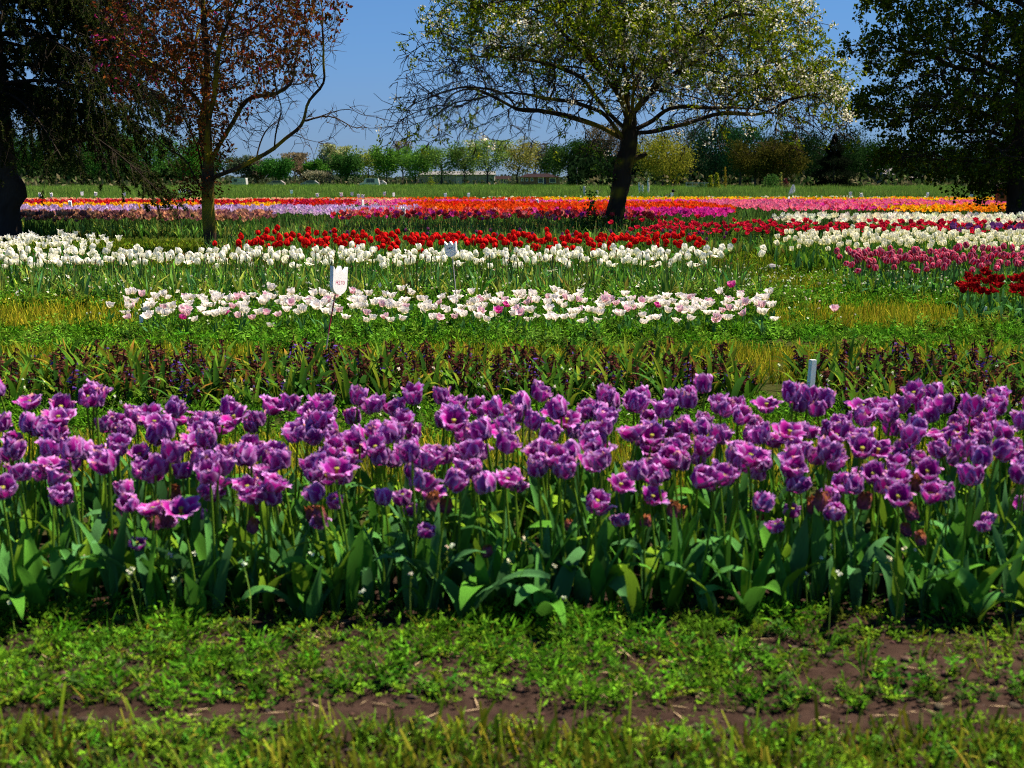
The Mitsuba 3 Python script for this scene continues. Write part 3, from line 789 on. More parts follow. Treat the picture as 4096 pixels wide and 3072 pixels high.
place(b, LAWN, -9, -3.0, 18.0, 25, 70, 1.4, G)
place(b, LAWN, -3.5, 4.0, 14.2, 20, 30, 1.3, G)
stuff('lawn_grass', 'short grass of the shaded lawn patches between the tulip rows', 'grass', b, 'foliage')
# shepherd's purse: thin stalks with tiny white heads
def purse(rng):
    b = Buf()
    h = rng.uniform(0.10, 0.22)
    p = np.array([[0, 0, 0], [rng.normal(0, 0.015), rng.normal(0, 0.015), h * 0.6], [rng.normal(0, 0.03), rng.normal(0, 0.03), h]])
    v, f = tube(p, 0.0018, 3)
    b.add(v, f, [0.11, 0.19, 0.03])
    n = 9
    cards(b, np.tile(p[-1], (n, 1)), rng.normal(0, 1, (n, 3)), rng.normal(0, 1, (n, 3)), 0.010, 0.004, [0.72, 0.74, 0.58])
    n = 6
    P = p[1][None] + (p[2] - p[1])[None] * np.linspace(0, 0.9, n)[:, None]
    cards(b, P, rng.normal(0, 1, (n, 3)), rng.normal(0, 1, (n, 3)), 0.014, 0.003, [0.12, 0.22, 0.03])
    return b.arrays()


PUR = [purse(G) for _ in range(8)]
b = Buf()
place(b, PUR, -1.7, 1.7, 3.2, 3.6, 22, 0.9, G)
place(b, PUR, -3.0, 3.0, 5.6, 7.0, 10, 1, G)
place(b, PUR, -5.6, 3.0, 11.6, 14.6, 22, 1.25, G)
place(b, PUR, 3.0, 6.4, 11.9, 15.0, 26, 1.1, G)
place(b, PUR, -3.4, 2.6, 9.6, 11.5, 16, 1.1, G)
stuff('white_flowered_weeds', 'thin stalked weeds with tiny white flower heads among the tulips', 'weeds', b, 'foliage')
# fallen white petals
b = Buf()
n = 120
P = np.stack([G.uniform(-5.6, 2.6, n), G.uniform(12.2, 14.4, n), G.uniform(0.01, 0.2, n)], 1)
cards(b, P, G.normal(0, 1, (n, 3)) * [1, 1, 0.4], G.normal(0, 0.5, (n, 3)) + [0, 0, 1], 0.06, 0.02, [0.78, 0.77, 0.68])
stuff('fallen_petals', 'fallen white petals caught in the foliage below the white row', 'petals', b, 'petal')

# the meadow beyond the field
b = Buf()
MEADOW = []
for i in range(8):
    rng = np.random.default_rng(40 + i)
    n = 26
    bb = Buf()
    P = np.stack([rng.normal(0, 0.28, n), rng.normal(0, 0.28, n), np.zeros(n)], 1)
    D = np.stack([rng.normal(0, 0.28, n), rng.normal(0, 0.28, n), np.ones(n)], 1)
    S = np.stack([np.ones(n), rng.normal(0, 0.6, n), np.zeros(n)], 1) * 0.022
    hh = rng.uniform(0.35, 0.75, n)[:, None]
    v = np.stack([P + S, P - S, P + unit(D) * hh], 1).reshape(-1, 3)
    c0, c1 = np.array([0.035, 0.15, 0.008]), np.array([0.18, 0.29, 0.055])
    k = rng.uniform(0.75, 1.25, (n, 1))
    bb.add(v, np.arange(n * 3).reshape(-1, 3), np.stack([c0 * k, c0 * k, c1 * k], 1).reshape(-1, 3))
    MEADOW.append(bb.arrays())
yy = 67 / (1 - G.random(26000) * 0.80)
P = np.stack([G.uniform(-1, 1, len(yy)) * (0.42 * yy + 2), yy, np.zeros(len(yy))], 1)
scatter(b, MEADOW, P, G.uniform(0, 6.28, len(P)), (0.6 + 0.8 * meshkit.noise(P * 0.35, 4)) * G.uniform(0.8, 1.2, len(P)) * (0.85 + P[:, 1] / 1400), 0.24, 0.1, G)
stuff('meadow_grass', 'tall green grass of the meadow behind the tulip field', 'grass', b, 'foliage')

# ------------------------------------------------------------------ trees
def colonize(seeds, parents, attract, D, di, dk, rng, iters=120, trop=(0, 0, 0), droop=None):
    nodes, par = list(map(np.asarray, seeds)), list(parents)
    A = attract.copy()
    trop = np.asarray(trop, float)
    for it in range(iters):
        if not len(A):
            break
        N = np.asarray(nodes)
        d, i = cKDTree(N).query(A)
        A2, d, i = A[d > dk], d[d > dk], i[d > dk]
        A = A2
        m = d < di
        if not m.any():
            break
        dirs = np.zeros_like(N)
        np.add.at(dirs, i[m], unit(A[m] - N[i[m]]))
        act = np.nonzero(np.abs(dirs).sum(1) > 1e-6)[0]
        new = 0
        for a in act:
            u = unit(dirs[a]) + trop + rng.normal(0, 0.16, 3)
            p = N[a] + D * unit(u)
            nodes.append(p)
            par.append(int(a))
            new += 1
        if it % 6 == 5:
            N2 = np.asarray(nodes)
            pairs = cKDTree(N2).query_pairs(D * 0.12)
            if len(nodes) > 9000:
                break
    return np.asarray(nodes), np.asarray(par)


def radii(par, tip, expo, n):
    acc = np.zeros(n)
    kids = np.zeros(n, int)
    for i in range(n - 1, -1, -1):
        if kids[i] == 0:
            acc[i] = tip ** expo
        if par[i] >= 0:
            acc[par[i]] += acc[i]
            kids[par[i]] += 1
    return acc ** (1 / expo), kids


def chains(N, par, rad):
    n = len(N)
    ch = [[] for _ in range(n)]
    for i in range(n):
        if par[i] >= 0:
            ch[par[i]].append(i)
    out, stack = [], [(0, -1)]
    while stack:
        s, p = stack.pop()
        c = [p, s] if p >= 0 else [s]
        while ch[c[-1]]:
            k = sorted(ch[c[-1]], key=lambda q: -rad[q])
            for q in k[1:]:
                stack.append((q, c[-1]))
            c.append(k[0])
        out.append(c)
    return out


def bark_col(v, rng, base, moss, amt, mossdir=None):
    n = meshkit.fbm(v * [9, 9, 3.2], 4, 5)
    m = np.clip((meshkit.fbm(v * 3.1 + 7, 4, 9) - 0.62 + amt) * 7, 0, 1)
    c = np.asarray(base)[None] * (0.45 + 1.1 * n[:, None])
    return c * (1 - m[:, None]) + np.asarray(moss)[None] * (0.6 + 0.8 * n[:, None]) * m[:, None]


def woody(root, N, par, rad, limb_r, origin, rng, base, moss, amt, sides=(10, 6, 4, 3), rough=0.10, twig_col=None):
    """Trunk and limbs (thicker than limb_r) as part trunk, the thinner wood as part branches."""
    tr, br = Buf(), Buf()
    for c in chains(N, par, rad):
        p = N[c].copy()
        r = rad[c].copy()
        if len(c) > 2:
            r[0] = min(r[0], r[1] * 1.25)
            q = p.copy()
            for _ in range(2):
                q[1:-1] = 0.25 * q[:-2] + 0.5 * q[1:-1] + 0.25 * q[2:]
            p = q
        big = r[min(1, len(r) - 1)]
        sd = sides[0] if big > 0.09 else sides[1] if big > 0.035 else sides[2] if big > 0.014 else sides[3]
        v, f = tube(p, np.maximum(r, 0.0035), sd, True)
        if big > 0.05:
            nn = meshkit.fbm(v * [7, 7, 2.5], 3, 4) - 0.5
            ax = np.vstack([np.repeat(p, sd, 0), p[-1:]])
            v = v + (v - ax) * (nn * 4 * rough)[:, None]
        b = tr if big > limb_r else br
        col = bark_col(v, rng, base if big > limb_r or twig_col is None else twig_col, moss, amt if big > 0.02 else amt - 0.2)
        b.add(v + origin, f, col)
    part(root, 'trunk', tr, 'matte')
    if br.n:
        part(root, 'branches', br, 'matte')


def twigs(N, par, rad, thr, rng, per, L, droop, keep=None):
    """Extra short twigs on thin wood: returns list of polylines."""
    idx = np.nonzero(rad < thr)[0]
    idx = idx[idx > 3]
    out = []
    for i in idx:
        for q in range(rng.poisson(per)):
            d = unit(N[i] - N[par[i]]) * 0.7 + rng.normal(0, 0.6, 3)
            d[2] -= droop
            l = L * rng.uniform(0.4, 1.3)
            d = unit(d)
            a = N[i]
            m = a + d * l * 0.5 + rng.normal(0, 0.05 * l, 3)
            e = m + unit(d + rng.normal(0, 0.35, 3) - [0, 0, droop * 0.6]) * l * 0.5
            out.append((a, m, e))
    return np.array(out) if out else np.zeros((0, 3, 3))


def twig_mesh(TW, r0, r1, col):
    a, m, e = TW[:, 0], TW[:, 1], TW[:, 2]
    buf = Buf()
    for p, q, ra, rb in ((a, m, r0, (r0 + r1) / 2), (m, e, (r0 + r1) / 2, r1)):
        d = unit(q - p)
        s = unit(np.cross(d, [0.3, 0.2, 0.93]))
        t = np.cross(d, s)
        ang = [0, 2.094, 4.189]
        v = np.stack([p + ra * (math.cos(g) * s + math.sin(g) * t) for g in ang] + [q + rb * (math.cos(g) * s + math.sin(g) * t) for g in ang], 1).reshape(-1, 3)
        i = np.arange(len(p))[:, None] * 6
        f = np.vstack([i + k for k in ([0, 1, 4], [0, 4, 3], [1, 2, 5], [1, 5, 4], [2, 0, 3], [2, 3, 5])])
        buf.add(v, f, np.asarray(col))
    return buf


def sample_dome(n, rng, fn, lo, hi):
    out = []
    while sum(map(len, out)) < n:
        p = rng.uniform(lo, hi, (n * 2, 3))
        out.append(p[fn(p)])
    return np.vstack(out)[:n]


def line_nodes(pts, step):
    pts = np.asarray(pts, float)
    out = [pts[0]]
    for a, b in zip(pts[:-1], pts[1:]):
        k = max(1, int(np.linalg.norm(b - a) / step))
        out += [a + (b - a) * (j + 1) / k for j in range(k)]
    return out


# --- the white blossoming tree
tr = np.random.default_rng(5)
root = thing('blossom_tree', 'spreading umbrella shaped tree with white blossom and a leaning mossy trunk', 'tree')
O = np.array([2.38, 29.0, 0.0])
trunk = line_nodes([(-0.10, 0, -0.05), (-0.05, 0.02, 0.5), (0.02, 0, 1.0), (0.14, 0, 1.6), (0.24, 0, 2.15), (0.22, 0, 2.5)], 0.1)
seeds, pars = [np.array(p) for p in trunk], [-1] + list(range(len(trunk) - 1))


def add_limb(start, pts, step=0.2, wig=0.22):
    p = np.array(line_nodes([seeds[start]] + [np.asarray(q, float) for q in pts], step)[1:])
    w = np.cumsum(tr.normal(0, 1, p.shape), 0)
    w -= np.linspace(0, 1, len(p))[:, None] * w[-1]
    p = p + w * step * wig
    k = start
    for q in p:
        seeds.append(q)
        pars.append(k)
        k = len(seeds) - 1
    return k


t_top, t_a, t_b = len(trunk) - 1, len(trunk) - 3, len(trunk) - 5
add_limb(t_top, [(0.15, 0.1, 3.2), (0.0, 0.2, 4.2), (0.1, 0.3, 5.2)])
add_limb(t_a, [(-0.25, -0.2, 2.9), (-0.8, -0.4, 3.5), (-1.8, -0.6, 3.75)])
add_limb(t_b, [(-0.3, 0.3, 2.5), (-1.2, 0.6, 2.75), (-2.3, 0.5, 2.8)])
add_limb(t_top, [(-0.05, 0.1, 3.2), (-0.6, 0.1, 4.0), (-1.5, 0.0, 4.7)])
add_limb(t_top, [(-0.1, -0.5, 3.3), (-0.8, -0.9, 4.2), (-1.5, -1.1, 5.0)])
add_limb(t_a, [(0.7, -0.2, 2.35), (1.5, -0.3, 2.42), (2.3, -0.4, 2.65), (3.0, -0.4, 2.6)])
add_limb(t_top, [(0.5, 0.2, 3.0), (1.1, 0.3, 3.6), (2.0, 0.2, 4.0)])
add_limb(t_top, [(0.6, -0.3, 3.2), (1.2, -0.8, 4.1), (2.0, -1.0, 4.6)])
add_limb(t_a, [(0.9, 0.5, 2.7), (1.8, 1.1, 2.9), (2.6, 1.5, 2.9)])
add_limb(t_top, [(0.2, 0.8, 3.0), (0.2, 1.8, 3.4)])
add_limb(t_a, [(0.2, -0.9, 2.8), (0.1, -1.9, 3.2)])
add_limb(t_b, [(-0.3, -0.7, 2.6), (-1.0, -1.5, 2.9), (-1.8, -2.0, 2.9)])


def dome(p):
    rho = np.hypot(p[:, 0] / 5.3, p[:, 1] / 3.3)
    top = 7.2 * np.sqrt(np.clip(1 - rho ** 2, 0, 1)) * 0.72 + 1.9
    bot = 2.85 + 0.35 * np.sin(rho * 3) - 1.25 * np.clip(rho - 0.55, 0, 1) * 2.0
    return (rho < 1) & (p[:, 2] < top) & (p[:, 2] > bot)


A = sample_dome(5600, tr, dome, (-5.4, -4.4, 1.2), (5.4, 4.4, 7.4))
N, par = colonize(seeds, pars, A, 0.15, 1.6, 0.25, tr, 110, (0, 0, -0.06))
rad, kids = radii(par, 0.0065, 1.9, len(N))
rad *= 0.20 / rad[8]
rad = np.maximum(rad, 0.0075)
woody(root, N, par, rad, 0.045, O, tr, (0.030, 0.022, 0.015), (0.17, 0.135, 0.012), 0.10, (14, 6, 4, 3), 0.22)
v, f = tube(np.array([[0.24, 0, 1.62], [0.38, 0, 1.72], [0.50, 0.02, 1.75], [0.62, 0.0, 1.82]]), [0.11, 0.07, 0.055, 0.045], 8, True)
part(root, 'branch_stub', Buf().add(v + O, f, bark_col(v, tr, (0.03, 0.022, 0.015), (0.17, 0.135, 0.012), 0.1)), 'matte')
TW = twigs(N, par, rad, 0.02, tr, 1.5, 0.40, 0.30)
part(root, 'twigs', twig_mesh(TW + O, 0.009, 0.005, (0.020, 0.014, 0.010)), 'matte', False)


def leaf_density(p):
    x, z = p[:, 0], p[:, 2]
    rho = np.hypot(p[:, 0] / 5.3, p[:, 1] / 3.3)
    d = 0.08 + 0.85 * np.clip((z - 2.9 - 0.22 * np.clip(-x, 0, 9)) / 1.3, 0, 1) + 0.55 * np.clip((x - 2.2) / 2, 0, 1) * np.clip((z - 2.2) / 0.9, 0, 1)
    return np.clip(d * (0.05 + 1.9 * meshkit.noise(p * 1.15, 8)), 0, 1)


def foliage_on(TW, dens, per, rng, L, W, cols, droop, spread):
    k = rng.poisson(per, len(TW)) * (rng.random(len(TW)) < dens(TW[:, 2]))
    i = np.repeat(np.arange(len(TW)), k)
    u = rng.uniform(0.3, 1.0, len(i))[:, None]
    P = TW[i, 1] * (1 - u) + TW[i, 2] * u + rng.normal(0, spread, (len(i), 3))
    D = unit(rng.normal(0, 0.8, (len(i), 3))) - [0, 0, droop]
    l = L * rng.uniform(0.6, 1.35, len(i))
    b = Buf()
    c = np.asarray(cols)[rng.integers(0, len(cols), len(i))] * rng.uniform(0.65, 1.35, (len(i), 1))
    return b, P, D, l, c, i


b, P, D, l, c, ii = foliage_on(TW, leaf_density, 15, tr, 0.080, 0.016, [(0.17, 0.24, 0.008), (0.24, 0.29, 0.012), (0.09, 0.15, 0.008)], 0.7, 0.045)
cards(b, P + O, D, tr.normal(0, 1, (len(P), 3)), l, l * 0.28, c)
part(root, 'crown', b, 'foliage', False)
print('blossom tree', len(N), len(TW), len(P))
bb = Buf()
dens_b = lambda p: leaf_density(p) * np.clip((meshkit.noise(p * 1.25 + 3, 4) - 0.36) * 3.2, 0, 1) * (0.5 + 0.5 * np.clip((p[:, 0] + 1.5) / 3.0, 0, 1))
_, P, D, l, c, ii = foliage_on(TW, dens_b, 17, tr, 0.052, 0.014, [(0.80, 0.79, 0.66), (0.78, 0.76, 0.58)], -0.1, 0.05)
cards(bb, P + O, D, tr.normal(0, 1, (len(P), 3)), l, l * 0.42, c)
part(root, 'blossom', bb, 'petal', False)
# a leafy sprout low on the trunk
sp = []
for s0, e0 in (((-0.05, -0.15, 1.25), (-0.95, -0.2, 1.95)), ((0.0, -0.15, 1.55), (-0.55, -0.2, 1.85)), ((-0.08, -0.1, 1.1), (-0.6, -0.1, 1.45)), ((0.3, 0, 1.65), (0.52, 0, 1.78))):
    s0, e0 = np.array(s0), np.array(e0)
    u = np.linspace(0, 1, 14)[:, None]
    q = s0 * (1 - u) + e0 * u + [0, 0, 0.12] * np.sin(u * PI)
    sp += [(q[j], (q[j] + q[j + 1]) / 2 + tr.normal(0, 0.01, 3), q[j + 1]) for j in range(13)]
sp = np.array(sp)
sb = twig_mesh(sp + O, 0.011, 0.009, (0.05, 0.036, 0.025))
b, P, D, l, c, ii = foliage_on(sp[:39], lambda p: np.ones(len(p)), 8, tr, 0.07, 0.014, [(0.05, 0.12, 0.014), (0.09, 0.18, 0.02)], 0.5, 0.06)
part(root, 'sprout', sb, 'matte', False)
cards(b, P + O, D, tr.normal(0, 1, (len(P), 3)), l, l * 0.25, c)
part(root, 'sprout_leaves', b, 'foliage', False)

# --- the slim copper leaved tree
tr = np.random.default_rng(6)
root = thing('copper_leaved_tree', 'slim tree with reddish brown leaves and one long bare branch', 'tree')
O = np.array([-4.92, 21.0, 0.0])
trunk = line_nodes([(0.02, 0, -0.05), (0.0, 0, 0.35), (-0.03, 0, 0.75), (-0.02, 0.02, 1.1), (0.02, 0.02, 1.6), (0.0, 0, 2.3), (0.05, 0, 3.1), (0.0, 0.05, 4.0)], 0.12)
seeds, pars = [np.array(p) for p in trunk], [-1] + list(range(len(trunk) - 1))
zt = np.array([p[2] for p in trunk])
at_z = lambda z: int(np.argmin(abs(zt - z)))
add_limb(at_z(0.85), [(-0.13, 0, 1.15), (-0.2, 0.1, 1.55), (-0.36, 0.15, 2.1), (-0.5, 0.1, 2.6)], 0.12)
add_limb(at_z(0.9), [(-0.2, -0.1, 1.2), (-0.35, -0.2, 1.55), (-0.75, -0.3, 1.8), (-0.95, -0.3, 2.05)], 0.12)
bare = add_limb(at_z(1.2), [(0.14, -0.05, 1.3), (0.42, -0.1, 1.42), (0.80, -0.15, 1.58), (1.02, -0.15, 1.75), (1.28, -0.2, 2.0), (1.55, -0.2, 2.16), (1.9, -0.25, 2.24), (2.35, -0.3, 2.36)], 0.12)
add_limb(at_z(1.5), [(0.2, 0.1, 1.9), (0.5, 0.15, 2.4), (1.0, 0.15, 2.6), (1.4, 0.1, 2.75)], 0.12)
add_limb(at_z(1.3), [(-0.2, 0.3, 1.9), (-0.15, 0.5, 2.6), (-0.3, 0.7, 3.4)], 0.12)
add_limb(at_z(1.5), [(0.15, -0.4, 2.0), (0.3, -0.7, 2.8), (0.5, -0.8, 3.5)], 0.12)
add_limb(at_z(2.3), [(-0.5, 0, 2.9), (-1.2, 0, 3.3), (-1.6, 0, 3.7)], 0.12)
def near(q):
    return int(np.argmin([np.abs(np.asarray(s_) - q).sum() for s_ in seeds]))


add_limb(near((1.28, -0.2, 2.0)), [(1.5, -0.25, 1.98), (1.68, -0.25, 1.82), (1.95, -0.3, 1.80)], 0.1)
add_limb(near((1.55, -0.2, 2.16)), [(1.6, -0.15, 2.4), (1.72, -0.1, 2.6), (1.95, -0.1, 2.75)], 0.1)
add_limb(near((1.9, -0.25, 2.24)), [(2.15, -0.2, 2.22), (2.3, -0.2, 2.1)], 0.1)
add_limb(near((1.02, -0.15, 1.75)), [(1.2, -0.3, 2.05), (1.3, -0.35, 2.3)], 0.1)
add_limb(near((0.8, -0.15, 1.58)), [(0.95, 0.05, 1.95), (1.15, 0.1, 2.2)], 0.1)


def egg(p):
    x, y, z = p.T
    w = np.interp(z, [1.5, 2.2, 2.8, 3.6, 4.6, 5.6], [0.4, 1.05, 1.75, 1.95, 1.6, 0.3])
    return np.hypot(x - 0.11 * z + 0.13, y * 1.1) < w * 1.04


A = sample_dome(3800, tr, egg, (-2.2, -2.0, 1.5), (2.4, 2.0, 5.6))
A = np.vstack([A, tr.normal(0, 1, (60, 3)) * [0.5, 0.3, 0.14] + [1.9, -0.2, 2.1]])
N, par = colonize(seeds, pars, A, 0.10, 0.9, 0.165, tr, 90, (0, 0, 0.05))
rad, kids = radii(par, 0.0045, 2.1, len(N))
rad *= 0.105 / rad[3]
rad = np.maximum(rad, 0.004)
woody(root, N, par, rad, 0.03, O, tr, (0.036, 0.025, 0.017), (0.21, 0.165, 0.012), 0.17)
TW = twigs(N, par, rad, 0.012, tr, 1.2, 0.26, 0.0)
part(root, 'twigs', twig_mesh(TW + O, 0.005, 0.0025, (0.035, 0.022, 0.017)), 'matte', False)


def dens_c(p):
    x, y, z = p.T
    inside = np.clip((z - 1.9 - 0.75 * np.clip(x - 0.3, 0, 3)) / 0.45, 0, 1)
    clus = np.clip((0.55 - np.abs(x + 0.05)) * 3, 0, 1) * np.clip((2.6 - z), 0, 1)
    return np.clip((inside * 0.9 + clus * 0.8) * (-0.25 + 2.1 * meshkit.noise(p * 1.7, 3)) * (z < 5.5), 0, 1)


COP = [(0.11, 0.034, 0.010), (0.16, 0.055, 0.012), (0.07, 0.030, 0.010), (0.075, 0.065, 0.010), (0.16, 0.036, 0.016)]
b, P, D, l, c, ii = foliage_on(TW, dens_c, 6.5, tr, 0.075, 0.014, COP, 0.7, 0.035)
pk = tr.random(len(P)) < np.where((P[:, 0] < -0.9), 0.10, 0.012)
c[pk] = np.array([0.42, 0.03, 0.16])
cards(b, P + O, D, tr.normal(0, 1, (len(P), 3)), l, l * 0.26, c)
# leaves clothing the middle of the trunk
n = 900
z = tr.uniform(0.95, 2.4, n)
a = tr.uniform(0, 6.28, n)
P = np.stack([0.02 + np.cos(a) * tr.uniform(0.08, 0.30, n) - (z < 1.5) * 0.12, np.sin(a) * tr.uniform(0.08, 0.25, n), z], 1)
cards(b, P + O, np.stack([np.cos(a), np.sin(a), -0.6 + 0 * a], 1), tr.normal(0, 1, (n, 3)), 0.06, 0.015, np.asarray(COP)[tr.integers(0, 5, n)] * tr.uniform(0.6, 1.3, (n, 1)))
n = 260
P = np.stack([tr.normal(-0.28, 0.22, n), tr.normal(-0.1, 0.15, n), tr.normal(1.08, 0.12, n)], 1)
cards(b, P + O, unit(tr.normal(0, 1, (n, 3))) - [0, 0, 0.7], tr.normal(0, 1, (n, 3)), 0.06, 0.015, np.asarray(COP)[tr.integers(0, 5, n)] * tr.uniform(0.6, 1.3, (n, 1)))
part(root, 'crown', b, 'foliage', False)

# --- the big dark tree on the right
tr = np.random.default_rng(8)
root = thing('dark_shade_tree', 'large dark tree with low tiers of leaves at the right edge', 'tree')
O = np.array([12.35, 31.5, 0.0])
trunk = line_nodes([(0, 0, -0.05), (-0.05, 0, 1), (0.0, 0, 2), (-0.05, 0, 3.2), (0.05, 0, 4.6), (0, 0, 6.2), (0, 0, 7.8)], 0.25)
seeds, pars = [np.array(p) for p in trunk], [-1] + list(range(len(trunk) - 1))
zt = np.array([p[2] for p in trunk])
for z, a, L, dz in [(1.6, 3.3, 4.0, -0.3), (1.9, 2.7, 3.8, 0.1), (1.7, 4.2, 3.6, -0.5), (2.4, 3.0, 4.4, 0.5), (2.6, 3.8, 4.0, 0.4), (3.3, 3.2, 4.4, 1.1), (3.4, 2.3, 3.8, 0.8), (4.2, 3.5, 4.2, 1.4), (4.8, 2.9, 4.0, 1.8), (2.0, 5.2, 3.4, 0.2), (2.8, 0.3, 3.6, 0.6), (3.8, 1.2, 3.4, 1.2), (4.6, 4.6, 3.6, 1.2), (5.6, 3.1, 3.4, 1.8), (5.5, 0.5, 3.2, 1.5), (6.2, 4.0, 3.0, 1.6)]:
    k = at_z(z)
    s0 = seeds[k]
    e = np.array([math.cos(a), math.sin(a), 0])
    add_limb(k, [s0 + e * L * 0.25 + [0, 0, 0.2 + dz * 0.2], s0 + e * L * 0.5 + [0, 0, 0.25 + dz * 0.5]], 0.22)


def big(p):
    x, y, z = p.T
    w = np.interp(z, [1.15, 1.4, 2.6, 4.5, 6.5, 8.5, 9.8], [1.8, 3.4, 4.35, 4.3, 3.7, 2.2, 0.4])
    return (np.hypot(x, y * 1.05) < w * (0.9 + 0.12 * np.sin(z * 5))) & (np.hypot(x, y) > 0.3)


A = sample_dome(6500, tr, big, (-4.7, -4.5, 0.8), (4.7, 4.5, 9.8))
N, par = colonize(seeds, pars, A, 0.18, 1.3, 0.28, tr, 90, (0, 0, -0.03))
rad, kids = radii(par, 0.006, 2.1, len(N))
N = N * [1.07, 0.78, 1.07]
rad *= 0.25 / rad[4]
rad = np.maximum(rad, 0.005)
woody(root, N, par, rad, 0.05, O, tr, (0.035, 0.028, 0.022), (0.10, 0.09, 0.02), -0.05)
TW = twigs(N, par, rad, 0.02, tr, 1.6, 0.40, 0.1)
part(root, 'twigs', twig_mesh(TW + O, 0.006, 0.003, (0.035, 0.028, 0.02)), 'matte', False)
b, P, D, l, c, ii = foliage_on(TW, lambda p: np.clip(0.62 + 2.2 * (meshkit.noise(p * 1.3, 6) - 0.45), 0, 1), 15, tr, 0.085, 0.02, [(0.040, 0.070, 0.005), (0.028, 0.052, 0.005), (0.075, 0.108, 0.007)], 0.4, 0.06)
cards(b, P + O, D, tr.normal(0, 1, (len(P), 3)), l, l * 0.42, c)
part(root, 'crown', b, 'foliage', False)

# --- the spruce on the left
tr = np.random.default_rng(9)
root = thing('spruce_tree', 'dark spruce with drooping branches and a burl on its trunk', 'tree')
O = np.array([-10.85, 27.6, 0.0])
tb = Buf()
zz = np.linspace(-0.1, 9.5, 40)
rr = np.interp(zz, [-0.1, 0.15, 0.6, 2.4, 5.2, 9.5], [0.42, 0.34, 0.31, 0.23, 0.17, 0.07])
v, f = tube(np.stack([0.03 * np.sin(zz), 0 * zz, zz], 1), rr, 20, True)
v[:, :2] *= 1 + 0.35 * (meshkit.fbm(v * [5, 5, 2.2], 4, 2) - 0.5)[:, None]
bump = np.exp(-(((v - [0.30, -0.12, 1.00]) / [0.22, 0.3, 0.22]) ** 2).sum(1))
v[:, 0] += bump * 0.34
v[:, 1] -= bump * 0.1
tb.add(v + O, f, bark_col(v, tr, (0.040, 0.031, 0.027), (0.07, 0.06, 0.03), -0.05))
part(root, 'trunk', tb, 'matte')
br, nd, tw = Buf(), Buf(), []
specs = [(a, z, L, dr_) for a, z, L, dr_ in [(-0.25, 2.75, 3.3, 1.55), (0.15, 2.9, 3.0, 0.75), (-0.5, 3.2, 3.3, 0.55), (0.05, 3.6, 3.35, 0.75), (0.5, 3.9, 3.0, 0.8), (-0.7, 4.2, 3.0, 0.8), (-0.1, 4.5, 2.7, 0.9), (0.4, 4.9, 2.7, 0.9), (-0.4, 5.2, 2.6, 0.9), (0.1, 5.6, 2.6, 1.0), (-0.9, 3.0, 2.8, 1.2), (0.9, 3.0, 2.7, 0.9), (-0.15, 6.1, 2.4, 1.0), (0.6, 6.5, 2.2, 1.0), (-0.6, 6.4, 2.2, 1.0), (1.5, 3.6, 2.5, 0.9), (-1.5, 3.8, 2.5, 0.9), (-1.3, 2.9, 2.4, 1.1), (0, 7.2, 2.0, 0.9), (0.8, 5.6, 2.2, 0.9), (-1.1, 5.2, 2.4, 0.9), (1.2, 4.6, 2.4, 0.9)]]
specs += [(tr.uniform(-1.7, 1.5), tr.uniform(2.9, 7.0), tr.uniform(1.8, 3.0), tr.uniform(0.6, 1.1)) for _ in range(18)]
specs += [(a, z, 2.6, 0.9) for z in (3.2, 4.4, 5.6, 6.8) for a in (2.0, 2.8, 3.6, 4.4)] + [(a, 7.9, 1.5, 0.7) for a in (0, 1.5, 3, 4.5)] + [(a, 8.8, 0.9, 0.4) for a in (0.5, 2, 3.5, 5)]
for a, z0, L, drp in specs:
    L = L * (1.14 if abs(a) < 1.0 else 1.0)
    e = np.array([math.cos(a), math.sin(a), 0])
    sd = np.array([-math.sin(a), math.cos(a), 0])
    u = np.linspace(0, 1, 14)
    q = e[None] * (u * L)[:, None] + np.stack([0 * u, 0 * u, z0 + 0.25 * np.sin(u * 2.2) - drp * u ** 1.6 * 1.25], 1) + sd[None] * (tr.normal(0, 0.12) * u ** 2)[:, None]
    v, f = tube(q, np.linspace(0.05, 0.008, 14), 5)
    br.add(v + O, f, bark_col(v, tr, (0.022, 0.017, 0.013), (0.03, 0.03, 0.02), -0.2))
    for k in range(int(L * 15)):
        uu = tr.uniform(0.16, 1.0)
        p0 = np.array([np.interp(uu, u, q[:, j]) for j in range(3)])
        side = tr.choice([-1, 1])
        l = L * (0.36 * (1 - abs(uu - 0.6)) + 0.05) * tr.uniform(0.5, 1.2)
        d = unit(e * 0.55 + sd * side * tr.uniform(0.1, 1.0) + [0, 0, -tr.uniform(0.15, 1.1)])
        p1 = p0 + d * l * 0.5
        p2 = p1 + unit(d + [0, 0, -0.75]) * l * 0.5
        tw.append((p0, p1, p2))
tw = np.array(tw)
# second order hanging twiglets
i = np.repeat(np.arange(len(tw)), 9)
u = tr.uniform(0.1, 1, len(i))[:, None]
base = np.where(u < 0.5, tw[i, 0] * (1 - 2 * u) + tw[i, 1] * 2 * u, tw[i, 1] * (2 - 2 * u) + tw[i, 2] * (2 * u - 1))
d = unit(unit(tw[i, 2] - tw[i, 0]) * 0.6 + tr.normal(0, 0.45, (len(i), 3)) - [0, 0, 0.35])
l = tr.uniform(0.06, 0.20, len(i))[:, None]
t2 = np.stack([base, base + d * l * 0.5, base + unit(d - [0, 0, 0.3]) * l], 1)
part(root, 'branches', br, 'matte')
part(root, 'twigs', twig_mesh(np.concatenate([tw, t2]) + O, 0.006, 0.003, (0.022, 0.016, 0.012)), 'matte', False)
den = meshkit.noise(t2[:, 2] * 1.2, 3) > 0.26
al = np.concatenate([t2[den], t2[den], tw])
i = np.repeat(np.arange(len(al)), 13)
u = tr.uniform(0, 1, len(i))[:, None]
